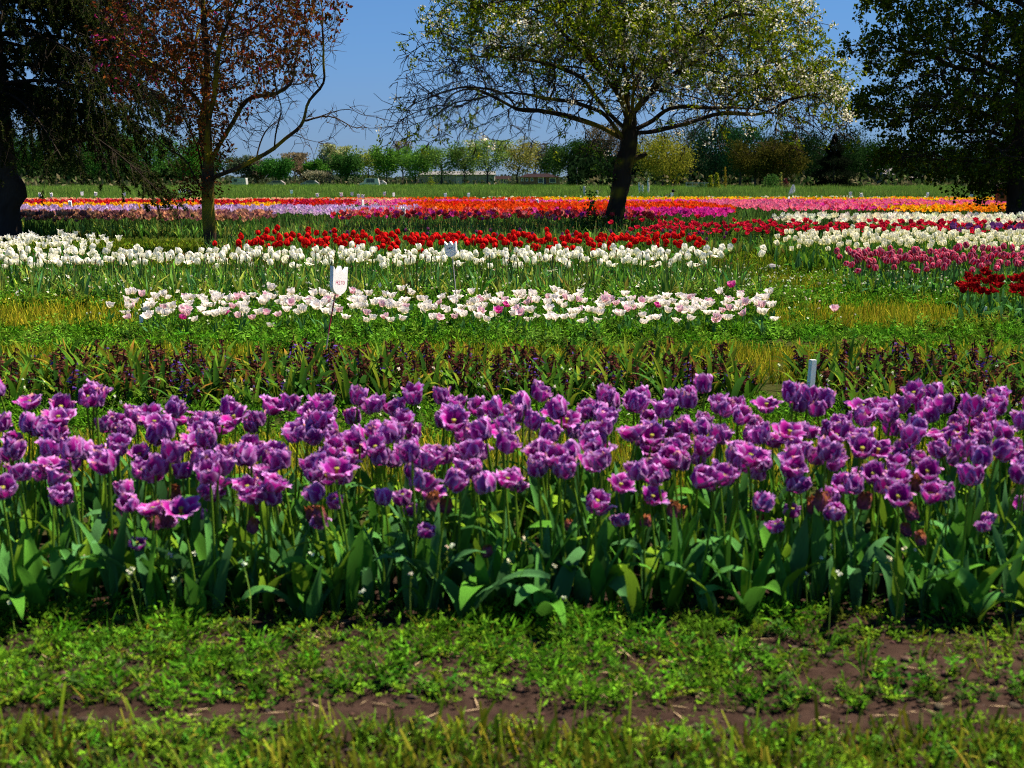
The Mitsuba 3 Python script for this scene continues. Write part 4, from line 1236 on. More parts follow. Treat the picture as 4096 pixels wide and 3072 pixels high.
P = np.where(u < 0.5, al[i, 0] * (1 - 2 * u) + al[i, 1] * 2 * u, al[i, 1] * (2 - 2 * u) + al[i, 2] * (2 * u - 1))
D = unit(unit(al[i, 2] - al[i, 0]) * 0.9 + tr.normal(0, 0.6, (len(i), 3)))
cards(nd, P + O, D, tr.normal(0, 1, (len(i), 3)), tr.uniform(0.04, 0.075, len(i)), 0.010, np.asarray([(0.012, 0.026, 0.007), (0.020, 0.036, 0.009), (0.042, 0.052, 0.010)])[tr.integers(0, 3, len(i))] * tr.uniform(0.7, 1.3, (len(i), 1)))
print('spruce', len(tw), len(t2), len(P))
part(root, 'needles', nd, 'foliage', False)


# ------------------------------------------------------------------ distant trees
def far_tree(name, label, x, y, h, w, rng, col, kind='round', dens=1.0, bark=(0.05, 0.042, 0.036), group='trees behind the meadow', low=0.12, leaf=0.30):
    root = thing(name, label, 'tree', group)
    O = np.array([x, y, 0.0])
    tb, cb, bb = Buf(), Buf(), Buf()
    if kind == 'conifer':
        v, f = tube(np.array([[0, 0, -0.2], [0, 0, h * 0.95]]), [h * 0.022, 0.03], 6)
        n = int(3600 * dens)
        u = rng.random(n) ** 0.8
        z = h * (0.05 + 0.95 * (1 - u))
        r = w / 2 * u * (0.75 + 0.3 * np.sin(z * 9 / h * 3)) * rng.uniform(0.5, 1.05, n)
        a = rng.uniform(0, 6.28, n)
        P = np.stack([np.cos(a) * r, np.sin(a) * r, z], 1)
        D = np.stack([np.cos(a), np.sin(a), -0.35 + 0 * a], 1) + rng.normal(0, 0.3, (n, 3))
        tb.add(v + O, f, bark)
    else:
        forkz = h * rng.uniform(0.2, 0.32)
        top = h * (0.93 if kind != 'round' else 0.82)
        tp = np.array([[0, 0, -0.2], [rng.normal(0, 0.1), 0, forkz], [rng.normal(0, 0.3), 0, top * 0.7], [rng.normal(0, 0.4), 0, top]])
        v, f = tube(tp, np.array([0.028, 0.020, 0.010, 0.003]) * h, 6)
        tb.add(v + O, f, bark)
        tips = []
        nl = {'round': 11, 'bare': 17, 'column': 12, 'willow': 12}[kind]
        for k in range(nl):
            z0 = forkz + (top - forkz) * (k / nl) ** 0.9 * 0.8
            a = k * 2.4 + rng.normal(0, 0.3)
            q = (z0 / h - low) / (1 - low)
            reach = w / 2 * math.sqrt(max(0.1, 1 - (2 * q - 0.9) ** 2)) * rng.uniform(0.8, 1.05)
            rise = h * (0.36 if kind == 'bare' else 0.28 if kind != 'column' else 0.4) * rng.uniform(0.5, 1)
            e = np.array([math.cos(a) * reach, math.sin(a) * reach, min(rise, h - z0)])
            s = np.array([0, 0, z0])
            p = np.array([s, s + e * [0.45, 0.45, 0.4], s + e])
            v, f = tube(p, np.array([0.010, 0.006, 0.002]) * h, 4)
            tb.add(v + O, f, bark)
            tips += [p[1], p[2], (p[1] + p[2]) / 2]
            for j in range(7 if kind == 'bare' else 3):
                s2 = p[1] + (p[2] - p[1]) * rng.uniform(0, 1)
                e2 = s2 + unit(rng.normal(0, 0.6, 3) + [0, 0, 0.7] + e / np.linalg.norm(e) * 0.6) * h * rng.uniform(0.08, 0.18)
                v, f = tube(np.array([s2, (s2 + e2) / 2 + rng.normal(0, 0.05, 3), e2]), np.array([0.0045, 0.003, 0.0015]) * h, 3)
                bb.add(v + O, f, np.asarray(bark) * 1.2)
                tips.append(e2)
        tips = np.array(tips)
        if kind in ('round', 'willow', 'column'):
            extra = rng.normal(0, 1, (14, 3))
            extra = unit(extra) * np.array([w / 2, w / 2, (h * (1 - low)) / 2]) * rng.uniform(0.55, 0.9, (14, 1)) + [0, 0, h * (1 + low) / 2]
            tips = np.vstack([tips, extra])
        n = int(5200 * dens)
        i = rng.integers(0, len(tips), n)
        spread = np.array([w * 0.095, w * 0.095, h * 0.055])
        P = tips[i] + rng.normal(0, 1, (n, 3)) * spread
        P[:, 2] = np.clip(P[:, 2], h * low * 0.6, h * 1.04)
        D = rng.normal(0, 1, (n, 3))
        if kind == 'willow':
            D[:, 2] -= 1.5
            P[:, 2] -= rng.random(n) * h * 0.10
            P[:, 2] = np.maximum(P[:, 2], 0.1)
    tone = 0.75 + 0.5 * meshkit.noise(P * (4.0 / max(h, 3)) + x, 7)
    c = np.asarray(col)[None] * tone[:, None] * rng.uniform(0.75, 1.3, (len(P), 1))
    s = leaf * rng.uniform(0.6, 1.3, len(P))
    cards(cb, P + O, D, rng.normal(0, 1, (len(P), 3)), s, s * 0.35, c)
    part(root, 'trunk', tb, 'matte')
    if bb.n:
        part(root, 'branches', bb, 'matte')
    part(root, 'crown', cb, 'foliage', False)


def px(x2212, d):
    return (x2212 - 1106) / 2765 * d / 1.0124


FT = np.random.default_rng(77)
GRN, DGR, LGR, YGR, GRY, BRN, OLV, BLK, BGR = (0.05, 0.15, 0.018), (0.015, 0.045, 0.008), (0.11, 0.19, 0.05), (0.16, 0.18, 0.035), (0.10, 0.12, 0.07), (0.14, 0.10, 0.065), (0.055, 0.055, 0.010), (0.006, 0.010, 0.005), (0.010, 0.038, 0.022)
rows = [  # x in the view, height of its top above the eye line, width, distance, kind, colour, density, label
    (60, 98, 120, 230, 'round', DGR, 1.2, 'dark tree behind the spruce trunk'), (125, 104, 110, 235, 'round', (0.04, 0.06, 0.02), 1.2, 'olive dark tree second from the spruce trunk'), (180, 96, 110, 240, 'round', DGR, 1.2, 'dark broad tree behind the hanging spruce branch'),
    (240, 108, 120, 230, 'round', (0.04, 0.12, 0.02), 1.3, 'bright green round tree behind the spruce tips'), (305, 102, 115, 235, 'round', (0.045, 0.13, 0.022), 1.3, 'bright green tree left of the copper tree'), (352, 82, 60, 260, 'conifer', DGR, 1.0, 'narrow dark conifer left of the copper tree'),
    (398, 88, 95, 250, 'round', GRN, 1.1, 'green tree behind the copper tree trunk'), (440, 70, 80, 290, 'round', DGR, 1.0, 'dark low tree directly behind the copper tree'), (522, 48, 66, 330, 'round', (0.06, 0.09, 0.05), 1.0, 'grey green round tree right of the copper tree'), (556, 46, 56, 330, 'round', (0.12, 0.105, 0.075), 0.8, 'grey brown tree budding right of the copper tree'),
    (596, 48, 66, 325, 'round', (0.035, 0.125, 0.02), 1.2, 'vivid green rounded tree standing before grey ones'), (638, 52, 50, 345, 'bare', (0.18, 0.15, 0.09), 0.45, 'pale brownish tree with thin crown'), (664, 38, 50, 340, 'round', BRN, 0.6, 'low brown tree beside the pale thin one'), (688, 44, 48, 335, 'round', GRN, 0.9, 'small green tree left of the two poplars'),
    (711, 68, 36, 340, 'column', (0.28, 0.32, 0.14), 0.55, 'pale poplar, first of the pair'), (736, 64, 34, 342, 'column', (0.28, 0.32, 0.14), 0.5, 'pale poplar, second of the pair'), (690, 20, 52, 318, 'round', (0.20, 0.20, 0.13), 0.6, 'low whitish bush like tree below the poplars'), (748, 56, 60, 320, 'round', (0.035, 0.10, 0.02), 1.1, 'dark green tree right of the poplars'),
    (797, 68, 76, 335, 'round', (0.18, 0.24, 0.04), 0.6, 'airy yellow green tree with visible branches'), (836, 68, 56, 325, 'round', (0.08, 0.20, 0.025), 1.0, 'fresh green upright tree'), (870, 74, 34, 335, 'bare', (0.14, 0.12, 0.10), 0.2, 'grey bare tree between two green ones'), (898, 66, 64, 322, 'round', (0.09, 0.22, 0.03), 1.0, 'fresh green tree left of the white warehouse'),
    (955, 74, 84, 315, 'round', (0.10, 0.19, 0.035), 0.7, 'green tree in front of the white warehouse'), (1003, 62, 60, 318, 'bare', (0.11, 0.18, 0.05), 0.5, 'sparse tree with dark trunk before the warehouse'), (1052, 76, 88, 312, 'bare', (0.18, 0.27, 0.06), 0.8, 'light green twin stemmed tree at the warehouse end'), (1118, 82, 76, 316, 'round', (0.22, 0.22, 0.05), 0.65, 'yellowish budding tree left of the brick house'),
    (1155, 70, 60, 325, 'bare', (0.08, 0.07, 0.06), 0.25, 'bare dark tree behind the brick house'), (1188, 62, 54, 326, 'round', (0.08, 0.14, 0.04), 0.7, 'thin green tree behind the brick house'), (1228, 78, 84, 270, 'round', (0.035, 0.08, 0.02), 1.2, 'dark green tree right of the brick house'), (1275, 92, 90, 265, 'round', DGR, 1.2, 'dark tree left of the blossoming trunk'),
    (1312, 106, 100, 260, 'bare', (0.10, 0.085, 0.05), 0.6, 'tall brownish tree behind the blossoming trunk'), (1372, 84, 60, 240, 'conifer', BGR, 1.3, 'dark conifer right behind the blossoming trunk'), (1432, 90, 120, 205, 'willow', (0.20, 0.21, 0.025), 1.6, 'yellow green weeping willow'), (1490, 120, 110, 230, 'bare', (0.07, 0.09, 0.05), 0.4, 'tall bare branched tree behind the willow'),
    (1545, 116, 120, 215, 'round', (0.011, 0.042, 0.022), 1.6, 'tall blue green tree right of the bare one'), (1598, 100, 90, 200, 'column', (0.014, 0.055, 0.018), 1.4, 'upright dark green tree'), (1632, 82, 90, 185, 'round', OLV, 1.5, 'olive brown tree before the dark ones'), (1690, 80, 95, 185, 'round', (0.065, 0.062, 0.012), 1.5, 'second olive brown tree beside the black conifer'),
    (1668, 98, 80, 220, 'round', DGR, 1.3, 'dark tree behind the olive ones'), (1735, 92, 80, 225, 'round', BGR, 1.3, 'blue green tree behind the black conifer'), (1800, 94, 135, 165, 'conifer', BLK, 2.2, 'broad black green conifer reaching the ground'), (1790, 102, 150, 215, 'round', (0.010, 0.026, 0.008), 1.5, 'dark tree behind the black conifer'),
    (1875, 86, 110, 230, 'round', DGR, 1.3, 'dark tree half hidden by the big shade tree'), (2000, 70, 150, 280, 'round', DGR, 1.2, 'dark tree behind the blue shed'), (2110, 80, 140, 270, 'round', DGR, 1.2, 'dark tree behind the big shade tree trunk'), (2190, 84, 120, 280, 'round', DGR, 1.1, 'dark tree at the far right end of the tree line')]
for x, up, w, d, kind, col, dens, lb in rows:
    k = d / 2765
    far_tree('distant_conifer' if kind == 'conifer' else 'weeping_willow' if kind == 'willow' else 'distant_tree', lb, px(x, d), d, up * k * 1.07 + 1.2, w * k * 1.0, FT, col, kind, dens, leaf=0.37 * (d / 260))
# shrubs in the meadow
def shrub(label, x, y, h, w, col, kind='round', n=420, leaf=0.12):
    root = thing('meadow_shrub', label, 'shrub')
    O = np.array([x, y, 0.0])
    tb, cb = Buf(), Buf()
    for k in range(6):
        a = FT.uniform(0, 6.28)
        e = np.array([math.cos(a) * w * 0.3, math.sin(a) * w * 0.3, h * FT.uniform(0.6, 0.95)])
        v, f = tube(np.array([[0, 0, -0.05], e * [0.4, 0.4, 0.5], e]), np.array([0.03, 0.02, 0.006]), 4)
        tb.add(v + O, f, [0.06, 0.045, 0.03])
    z = FT.uniform(0.05, 1, n)
    r = w / 2 * np.sqrt(np.clip(1 - (z * (1.0 if kind == 'round' else 0.6)) ** 2, 0, 1)) * (1 if kind == 'round' else 1 - z * 0.8) * FT.uniform(0.2, 1.05, n)
    a = FT.uniform(0, 6.28, n)
    cards(cb, np.stack([np.cos(a) * r, np.sin(a) * r, z * h], 1) + O, FT.normal(0, 1, (n, 3)) + [0, 0, 0.5], FT.normal(0, 1, (n, 3)), leaf * FT.uniform(0.6, 1.3, n), leaf * 0.35, np.asarray(col) * FT.uniform(0.6, 1.4, (n, 1)))
    part(root, 'stems', tb, 'matte')
    part(root, 'leaves', cb, 'foliage', False)


shrub('yellow green upright shrub, tallest of the bushes in the meadow', px(1548, 130), 130, 2.0, 1.0, (0.22, 0.25, 0.02), 'cone', 600, 0.16)
shrub('yellow green twin tipped shrub beside the tallest one', px(1535, 128), 128, 1.8, 0.9, (0.24, 0.26, 0.02), 'cone', 500, 0.16)
shrub('slender orange yellow shrub standing before the dark trees', px(1566, 140), 140, 2.7, 0.5, (0.26, 0.20, 0.02), 'cone', 300, 0.14)
shrub('low dark green shrub left of the yellow ones', px(1515, 130), 130, 1.0, 1.6, (0.03, 0.08, 0.02))
shrub('round mid green bush in front of the olive trees', px(1668, 140), 140, 1.9, 2.8, (0.05, 0.12, 0.025), 'round', 900, 0.2)
shrub('small dark red leaved bush next to the hanging white plastic', px(1697, 130), 130, 1.5, 0.9, (0.10, 0.02, 0.03), 'round', 300)
shrub('pale yellow green sapling above the dark red bush', px(1687, 135), 135, 2.1, 0.6, (0.25, 0.26, 0.06), 'cone', 200, 0.14)
shrub('small yellow green bush before the warehouse trees', px(930, 250), 250, 2.0, 1.8, (0.15, 0.2, 0.02), 'round', 300, 0.25)
# undergrowth under the tree line
b = Buf()
n = 9000
d = FT.uniform(190, 330, n)
x = FT.uniform(-1, 1, n) * (0.42 * d)
P = np.stack([x, d, FT.random(n) ** 1.5 * (1.0 + 1.2 * meshkit.noise(np.stack([x * 0.05, d * 0 + 1, d * 0], 1), 3))], 1)
P = P[(P[:, 0] / P[:, 1] > 0.06) | (P[:, 1] > 300) | (P[:, 0] / P[:, 1] < -0.22)]
cards(b, P, FT.normal(0, 1, (len(P), 3)) + [0, 0, 0.8], FT.normal(0, 1, (len(P), 3)), 0.9, 0.28, np.asarray([(0.06, 0.09, 0.03), (0.10, 0.09, 0.05), (0.04, 0.07, 0.02), (0.13, 0.12, 0.07)])[FT.integers(0, 4, len(P))] * FT.uniform(0.6, 1.3, (len(P), 1)))
stuff('undergrowth', 'low brushy undergrowth along the foot of the distant trees', 'undergrowth', b, 'foliage')
# dark woodland filling the gaps of the right and left tree lines
b = Buf()
for x0, x1, d0, d1, hh, c, n in [(0.045, 0.42, 235, 290, 7.0, (0.009, 0.022, 0.008), 26000), (-0.42, -0.23, 255, 300, 6.5, (0.024, 0.05, 0.016), 16000), (-0.23, 0.045, 360, 420, 2.6, (0.06, 0.08, 0.045), 9000)]:
    d = FT.uniform(d0, d1, n)
    x = FT.uniform(x0, x1, n) * d
    z = FT.random(n) * hh * (0.55 + 0.6 * meshkit.noise(np.stack([x * 0.11, d * 0.02, d * 0], 1), 8))
    cards(b, np.stack([x, d, z], 1), FT.normal(0, 1, (n, 3)), FT.normal(0, 1, (n, 3)), 1.1, 0.42, np.asarray(c) * FT.uniform(0.6, 1.4, (n, 1)))
stuff('woodland', 'dense far woodland behind the separate trees', 'woodland', b, 'foliage')

# ------------------------------------------------------------------ boxes for buildings, vehicles and signs
QF = np.array([[0, 1, 2], [0, 2, 3]])


def box(buf, lo, hi, col):
    m = trimesh.creation.box(bounds=[lo, hi])
    buf.add(m.vertices[m.faces].reshape(-1, 3), np.arange(36).reshape(-1, 3), col)
    return buf


def prism_x(buf, prof, x0, x1, col):
    """Profile in (y, z) pushed along x."""
    from shapely.geometry import Polygon
    m = trimesh.creation.extrude_polygon(Polygon(prof), x1 - x0, engine='earcut')
    v = m.vertices[m.faces].reshape(-1, 3)
    v = np.stack([v[:, 2] + x0, v[:, 0], v[:, 1]], 1)
    buf.add(v, np.arange(len(v)).reshape(-1, 3)[:, ::1], col)
    return buf


def window(root, x0, x1, y, z0, z1, frame=(0.75, 0.75, 0.72), glass=(0.03, 0.05, 0.07), t=0.08):
    w = unique(root + '__window')
    b = Buf()
    box(b, (x0 - t, y - 0.06, z0 - t), (x1 + t, y + 0.05, z0), frame)
    box(b, (x0 - t, y - 0.06, z1), (x1 + t, y + 0.05, z1 + t), frame)
    box(b, (x0 - t, y - 0.06, z0), (x0, y + 0.05, z1), frame)
    box(b, (x1, y - 0.06, z0), (x1 + t, y + 0.05, z1), frame)
    scene[w] = shape(b, 'matte', False)
    p = Buf()
    box(p, (x0, y - 0.02, z0), (x1, y + 0.03, z1), glass)
    scene[w + '__pane'] = shape(p, 'gloss', False)


# white warehouse
D0 = 345.0
X = lambda q: px(q, D0)
root = thing('warehouse', 'long low white metal warehouse behind the trees', 'warehouse')
b = Buf()
box(b, (X(905), D0, -0.2), (X(1068), D0 + 14, 3.0), (0.20, 0.20, 0.19))
part(root, 'wall', b, 'matte', False)
b = Buf()
prism_x(b, [(D0 - 0.4, 3.0), (D0 + 14.4, 3.0), (D0 + 7, 4.0)], X(903), X(1070), (0.13, 0.135, 0.14))
part(root, 'roof', b, 'matte', False)
b = Buf()
for q in np.arange(912, 1066, 8.0):
    box(b, (X(q), D0 - 0.10, 0), (X(q) + 0.12, D0 - 0.003, 2.98), (0.16, 0.16, 0.155))
part(root, 'wall_ribs', b, 'matte', False)
for q0, q1 in ((925, 938), (985, 998)):
    b = Buf()
    box(b, (X(q0), D0 - 0.16, 0), (X(q1), D0 - 0.10, 2.4), (0.28, 0.29, 0.30))
    part(root, 'door', b, 'matte', False)
b = Buf()
box(b, (X(868), D0 - 2, -0.1), (X(904), D0 + 6, 1.6), (0.10, 0.10, 0.10))
box(b, (X(866), D0 - 2.4, 1.6), (X(904.5), D0 + 6.4, 1.75), (0.20, 0.2, 0.2))
part(root, 'lean_to', b, 'matte', False)
# brick house with hipped roof
D0 = 300.0
root = thing('brick_house', 'low brick house with a dark red hipped roof and wide windows', 'house')
b = Buf()
box(b, (X(1124), D0, -0.2), (X(1206), D0 + 8, 2.25), (0.16, 0.10, 0.06))
part(root, 'wall', b, 'matte', False)
b = Buf()
x0, x1 = X(1121), X(1210)
v = np.array([[x0, D0 - 0.7, 2.2], [x1, D0 - 0.7, 2.2], [x1, D0 + 8.7, 2.2], [x0, D0 + 8.7, 2.2], [x0 + 2.0, D0 + 4, 3.05], [x1 - 2.6, D0 + 4, 3.05]])
b.add(v, [[0, 1, 5], [0, 5, 4], [2, 3, 4], [2, 4, 5], [1, 2, 5], [3, 0, 4], [0, 3, 2], [0, 2, 1]], (0.010, 0.004, 0.006))
rk = part(root, 'roof', b, 'matte', False)
b = Buf()
box(b, (X(1152), D0 + 3.6, 2.8), (X(1152) + 0.6, D0 + 4.3, 3.45), (0.30, 0.17, 0.12))
scene[rk + '__chimney'] = shape(b, 'matte', False)
for q0, q1, z0, z1 in ((1126.5, 1130, 1.35, 1.95), (1136, 1140, 1.35, 1.95), (1147, 1151, 1.35, 1.95), (1163, 1173, 0.95, 1.95), (1187, 1200, 0.95, 1.95)):
    window(root, X(q0), X(q1), D0, z0, z1)
b = Buf()
box(b, (X(1175.5), D0 - 0.06, 0), (X(1179), D0 - 0.003, 2.0), (0.05, 0.06, 0.12))
part(root, 'door', b, 'matte', False)
b = Buf()
box(b, (X(1173), D0 - 0.5, 0), (X(1174), D0 - 0.35, 2.19), (0.7, 0.7, 0.7))
part(root, 'porch_post', b, 'matte', False)
# small white house with red roof
D0 = 330.0
root = thing('small_house', 'small white house with a dull red roof between warehouse and brick house', 'house')
b = Buf()
box(b, (X(1072), D0, -0.2), (X(1102), D0 + 6, 1.8), (0.26, 0.26, 0.28))
part(root, 'wall', b, 'matte', False)
b = Buf()
prism_x(b, [(D0 - 0.4, 1.8), (D0 + 6.4, 1.8), (D0 + 3, 2.6)], X(1070), X(1104), (0.012, 0.005, 0.006))
part(root, 'roof', b, 'matte', False)
for q in (1078, 1088, 1096):
    window(root, X(q), X(q + 3.5), D0, 0.9, 1.6)
# blue shed and pale barn behind the shade tree
D0 = 250.0
root = thing('blue_shed', 'long low blue shed seen below the branches of the shade tree', 'shed')
b = Buf()
box(b, (X(1945), D0, -0.2), (X(2110), D0 + 8, 1.9), (0.015, 0.04, 0.11))
part(root, 'wall', b, 'matte', False)
b = Buf()
prism_x(b, [(D0 - 0.4, 1.9), (D0 + 8.4, 1.9), (D0 + 4, 3.0)], X(1943), X(2112), (0.16, 0.16, 0.18))
part(root, 'roof', b, 'matte', False)
D0 = 240.0
root = thing('pale_barn', 'pale grey barn with a light roof beside the blue shed', 'barn')
b = Buf()
box(b, (X(1893), D0, -0.2), (X(1940), D0 + 9, 2.4), (0.16, 0.16, 0.18))
part(root, 'wall', b, 'matte', False)
b = Buf()
prism_x(b, [(D0 - 0.5, 2.4), (D0 + 9.5, 2.4), (D0 + 4.5, 4.3)], X(1891), X(1942), (0.20, 0.20, 0.22))
part(root, 'roof', b, 'matte', False)
window(root, X(1904), X(1909), D0, 1.0, 1.9)


# caravans and cars on the far left
def wheel(root, x, y, r, w=0.2):
    m = trimesh.creation.cylinder(r, w, sections=14)
    v = m.vertices[m.faces].reshape(-1, 3)
    v = np.stack([v[:, 0] + x, v[:, 2] + y, v[:, 1] + r], 1)
    k = part(root, 'wheel', Buf().add(v, np.arange(len(v)).reshape(-1, 3), (0.02, 0.02, 0.02)), 'matte', False)
    m = trimesh.creation.cylinder(r * 0.55, w + 0.02, sections=12)
    v = m.vertices[m.faces].reshape(-1, 3)
    v = np.stack([v[:, 0] + x, v[:, 2] + y, v[:, 1] + r], 1)
    scene[k + '__rim'] = shape(Buf().add(v, np.arange(len(v)).reshape(-1, 3), (0.35, 0.35, 0.36)), 'gloss', False)


def rounded(prof, r=0.15):
    from shapely.geometry import Polygon
    return Polygon(prof).buffer(-r).buffer(r, 4)


def side_extrude(buf, poly, y0, y1, col):
    m = trimesh.creation.extrude_polygon(poly, y1 - y0, engine='earcut')
    v = m.vertices[m.faces].reshape(-1, 3)
    buf.add(np.stack([v[:, 0], v[:, 2] + y0, v[:, 1]], 1), np.arange(len(v)).reshape(-1, 3), col)
    return buf


def caravan(label, x, y, L, h, stripe):
    root = thing('caravan', label, 'caravan')
    b = Buf()
    side_extrude(b, rounded([(x, 0.4), (x + L, 0.4), (x + L - 0.1, h), (x + 0.5, h), (x - 0.1, h * 0.55)]), y, y + 2.3, (0.40, 0.41, 0.42))
    part(root, 'body', b, 'gloss', False)
    b = Buf()
    box(b, (x + 0.15, y - 0.012, 0.85), (x + L - 0.2, y - 0.004, 1.02), stripe)
    part(root, 'stripe', b, 'gloss', False)
    for k in range(int(L / 2)):
        window(root, x + 0.7 + k * 1.9, x + 1.5 + k * 1.9, y, 1.15, h - 0.3, (0.3, 0.3, 0.3), t=0.04)
    wheel(root, x + L * 0.55, y + 0.15, 0.34)
    wheel(root, x + L * 0.7, y + 0.15, 0.34)


def car(label, x, y, L, col, van=False):
    root = thing('parked_car', label, 'car')
    b = Buf()
    h = 1.9 if van else 1.42
    pr = [(x, 0.3), (x + L, 0.3), (x + L, 0.85), (x + L - 0.25, 1.0 if not van else h)] + ([(x + L * 0.8, h), (x + L * 0.36, h)] if not van else [(x + L * 0.30, h)]) + [(x + L * 0.20, 0.98), (x + 0.1, 0.85)]
    side_extrude(b, rounded(pr, 0.08), y, y + 1.75, col)
    part(root, 'body', b, 'gloss', False)
    for q0, q1 in ((0.36, 0.54), (0.57, 0.76)):
        window(root, x + L * q0, x + L * q1, y, 0.98, h - 0.16, (0.05, 0.05, 0.05), t=0.03)
    wheel(root, x + L * 0.18, y + 0.08, 0.32)
    wheel(root, x + L * 0.82, y + 0.08, 0.32)


dx = 270.0
caravan('long white caravan with blue stripe parked under the trees behind the spruce', px(195, dx), dx, 6.0, 2.0, (0.05, 0.12, 0.3))
caravan('white caravan parked behind the hanging spruce tips', px(332, dx), dx, 4.5, 2.05, (0.3, 0.3, 0.32))
caravan('shorter white caravan between the long one and the spruce tips', px(283, dx), dx, 2.8, 1.9, (0.4, 0.1, 0.1))
caravan('pale caravan beside the copper tree trunk', px(498, 300), 300, 3.6, 2.0, (0.3, 0.3, 0.32))
car('white van parked before the warehouse trees', px(776, 300), 300, 4.6, (0.45, 0.45, 0.46), True)
car('white car parked just right of the white van', px(797, 302), 302, 4.0, (0.4, 0.4, 0.42))
car('silver car on the left of the pale poplars', px(648, 300), 300, 4.2, (0.2, 0.21, 0.22))
car('light car behind the vivid green tree', px(575, 300), 300, 4.2, (0.25, 0.22, 0.2))
car('dark blue car at the left end of the meadow', px(70, dx), dx, 4.4, (0.06, 0.10, 0.18))
# poles
def pole(label, x, y, h, r=0.09, arm=True):
    root = thing('utility_pole', label, 'pole')
    v, f = tube(np.array([[x, y, -0.2], [x, y, h]]), [r * 1.2, r], 8, True)
    part(root, 'post', Buf().add(v, f, (0.30, 0.29, 0.28)), 'matte', False)
    if arm:
        b = Buf()
        box(b, (x - 0.5, y - r * 1.2 - 0.08, h - 0.4), (x + 0.5, y - r * 1.2 - 0.003, h - 0.3), (0.2, 0.2, 0.2))
        part(root, 'crossarm', b, 'matte', False)


pole('thin grey pole left of the blossoming trunk', px(1246, 240), 240, 4.6)
pole('thin pale pole behind the spruce branches', px(294, 235), 235, 5.0, 0.08)

# ------------------------------------------------------------------ signs and stakes
from shapely.geometry import Polygon


def tulip_board(w, h):
    a = np.linspace(PI, 2 * PI, 15)
    lower = [(math.cos(t) * w / 2, math.sin(t) * w / 2 * 0.9 + w * 0.45) for t in a]
    up = [(w / 2 * 1.02, h), (w * 0.22, h * 0.76), (0, h * 1.02), (-w * 0.22, h * 0.76), (-w / 2 * 1.02, h)]
    return Polygon(lower + up)


def sign(name, label, x, y, zb, w, h, yaw, tilt, text=None, tcol=(0.5, 0.02, 0.06), thick=0.02, post_c=(0.35, 0.34, 0.33), foot=None, group=None, cat='sign', red=False, bold=False, panel=False):
    """A tulip shaped board on a thin rod; (x, y, zb) is the lowest point of the board."""
    root = thing(name, label, cat, group)
    m = trimesh.creation.extrude_polygon(tulip_board(w, h), thick, engine='earcut')
    v = m.vertices[m.faces].reshape(-1, 3)
    M = rotz(yaw) @ np.array([[math.cos(tilt), 0, math.sin(tilt)], [0, 1, 0], [-math.sin(tilt), 0, math.cos(tilt)]])
    to = lambda q: np.stack([q[:, 0], thick / 2 - q[:, 2], q[:, 1]], 1) @ M.T + [x, y, zb]
    part(root, 'board', Buf().add(to(v), np.arange(len(v)).reshape(-1, 3), (0.88, 0.88, 0.90)), 'matte', False)
    foot = (x, y) if foot is None else foot
    top = to(np.array([[0, 0.02, -0.006]]))[0]
    p = np.array([[foot[0], foot[1], -0.05], [foot[0] * 0.5 + top[0] * 0.5, foot[1] * 0.5 + top[1] * 0.5, top[2] * 0.5], top])
    p = np.array(line_nodes(p, 0.06))
    vv, ff = tube(p, 0.0048, 6)
    u = np.repeat(np.linspace(0, 1, len(p)), 6)
    c = np.where(((u > 0.55) & (u < 0.93) & red)[:, None], [0.45, 0.02, 0.06], np.asarray(post_c))
    part(root, 'rod', Buf().add(vv, ff, c), 'matte', False)
    if text:
        t = meshkit.text_mesh(text, h * 0.135, 0.0012, bold)
        q = t.vertices.copy()
        q[:, 0] -= (q[:, 0].min() + q[:, 0].max()) / 2
        q[:, 1] += h * (0.50 if panel else 0.36)
        q[:, 2] += thick
        part(root, 'lettering', Buf().add(to(q), t.faces, tcol), 'matte', False)
        if panel:
            b = Buf()
            q = np.array([[-w * 0.34, h * 0.26, thick + 0.0006], [w * 0.34, h * 0.26, thick + 0.0006], [w * 0.34, h * 0.262 + 0.0012, thick + 0.0006], [-w * 0.34, h * 0.262 + 0.0012, thick + 0.0006]])
            b.add(to(q), QF, (0.2, 0.2, 0.22))
            for a0, b0 in (((-w * 0.36, h * 0.72), (w * 0.36, h * 0.72)), ((-w * 0.36, h * 0.2), (-w * 0.36, h * 0.72)), ((w * 0.36, h * 0.2), (w * 0.36, h * 0.72))):
                o = np.array([0, 0.0009]) if a0[1] == b0[1] else np.array([0.0009, 0])
                q = np.array([[*np.array(a0) - o, thick + 0.0005], [*np.array(b0) - o, thick + 0.0005], [*np.array(b0) + o, thick + 0.0005], [*np.array(a0) + o, thick + 0.0005]])
                b.add(to(q), QF, (0.35, 0.35, 0.38))
            part(root, 'label_lines', b, 'matte', False)


sign('tulip_sign', 'white tulip shaped board on a leaning rod with red lettering H270', -1.13, 8.3, 0.475, 0.140, 0.182, math.radians(57), math.radians(6), 'H270', (0.50, 0.01, 0.12), 0.028, foot=(-1.235, 8.25), red=True)
sign('tulip_sign', 'grey shaded tulip shaped board reading 2470 before the red tulips', -0.535, 11.3, 0.545, 0.130, 0.135, math.radians(-38), math.radians(-3), '2470', (0.02, 0.02, 0.03), 0.02, foot=(-0.47, 11.2), bold=True, panel=True)


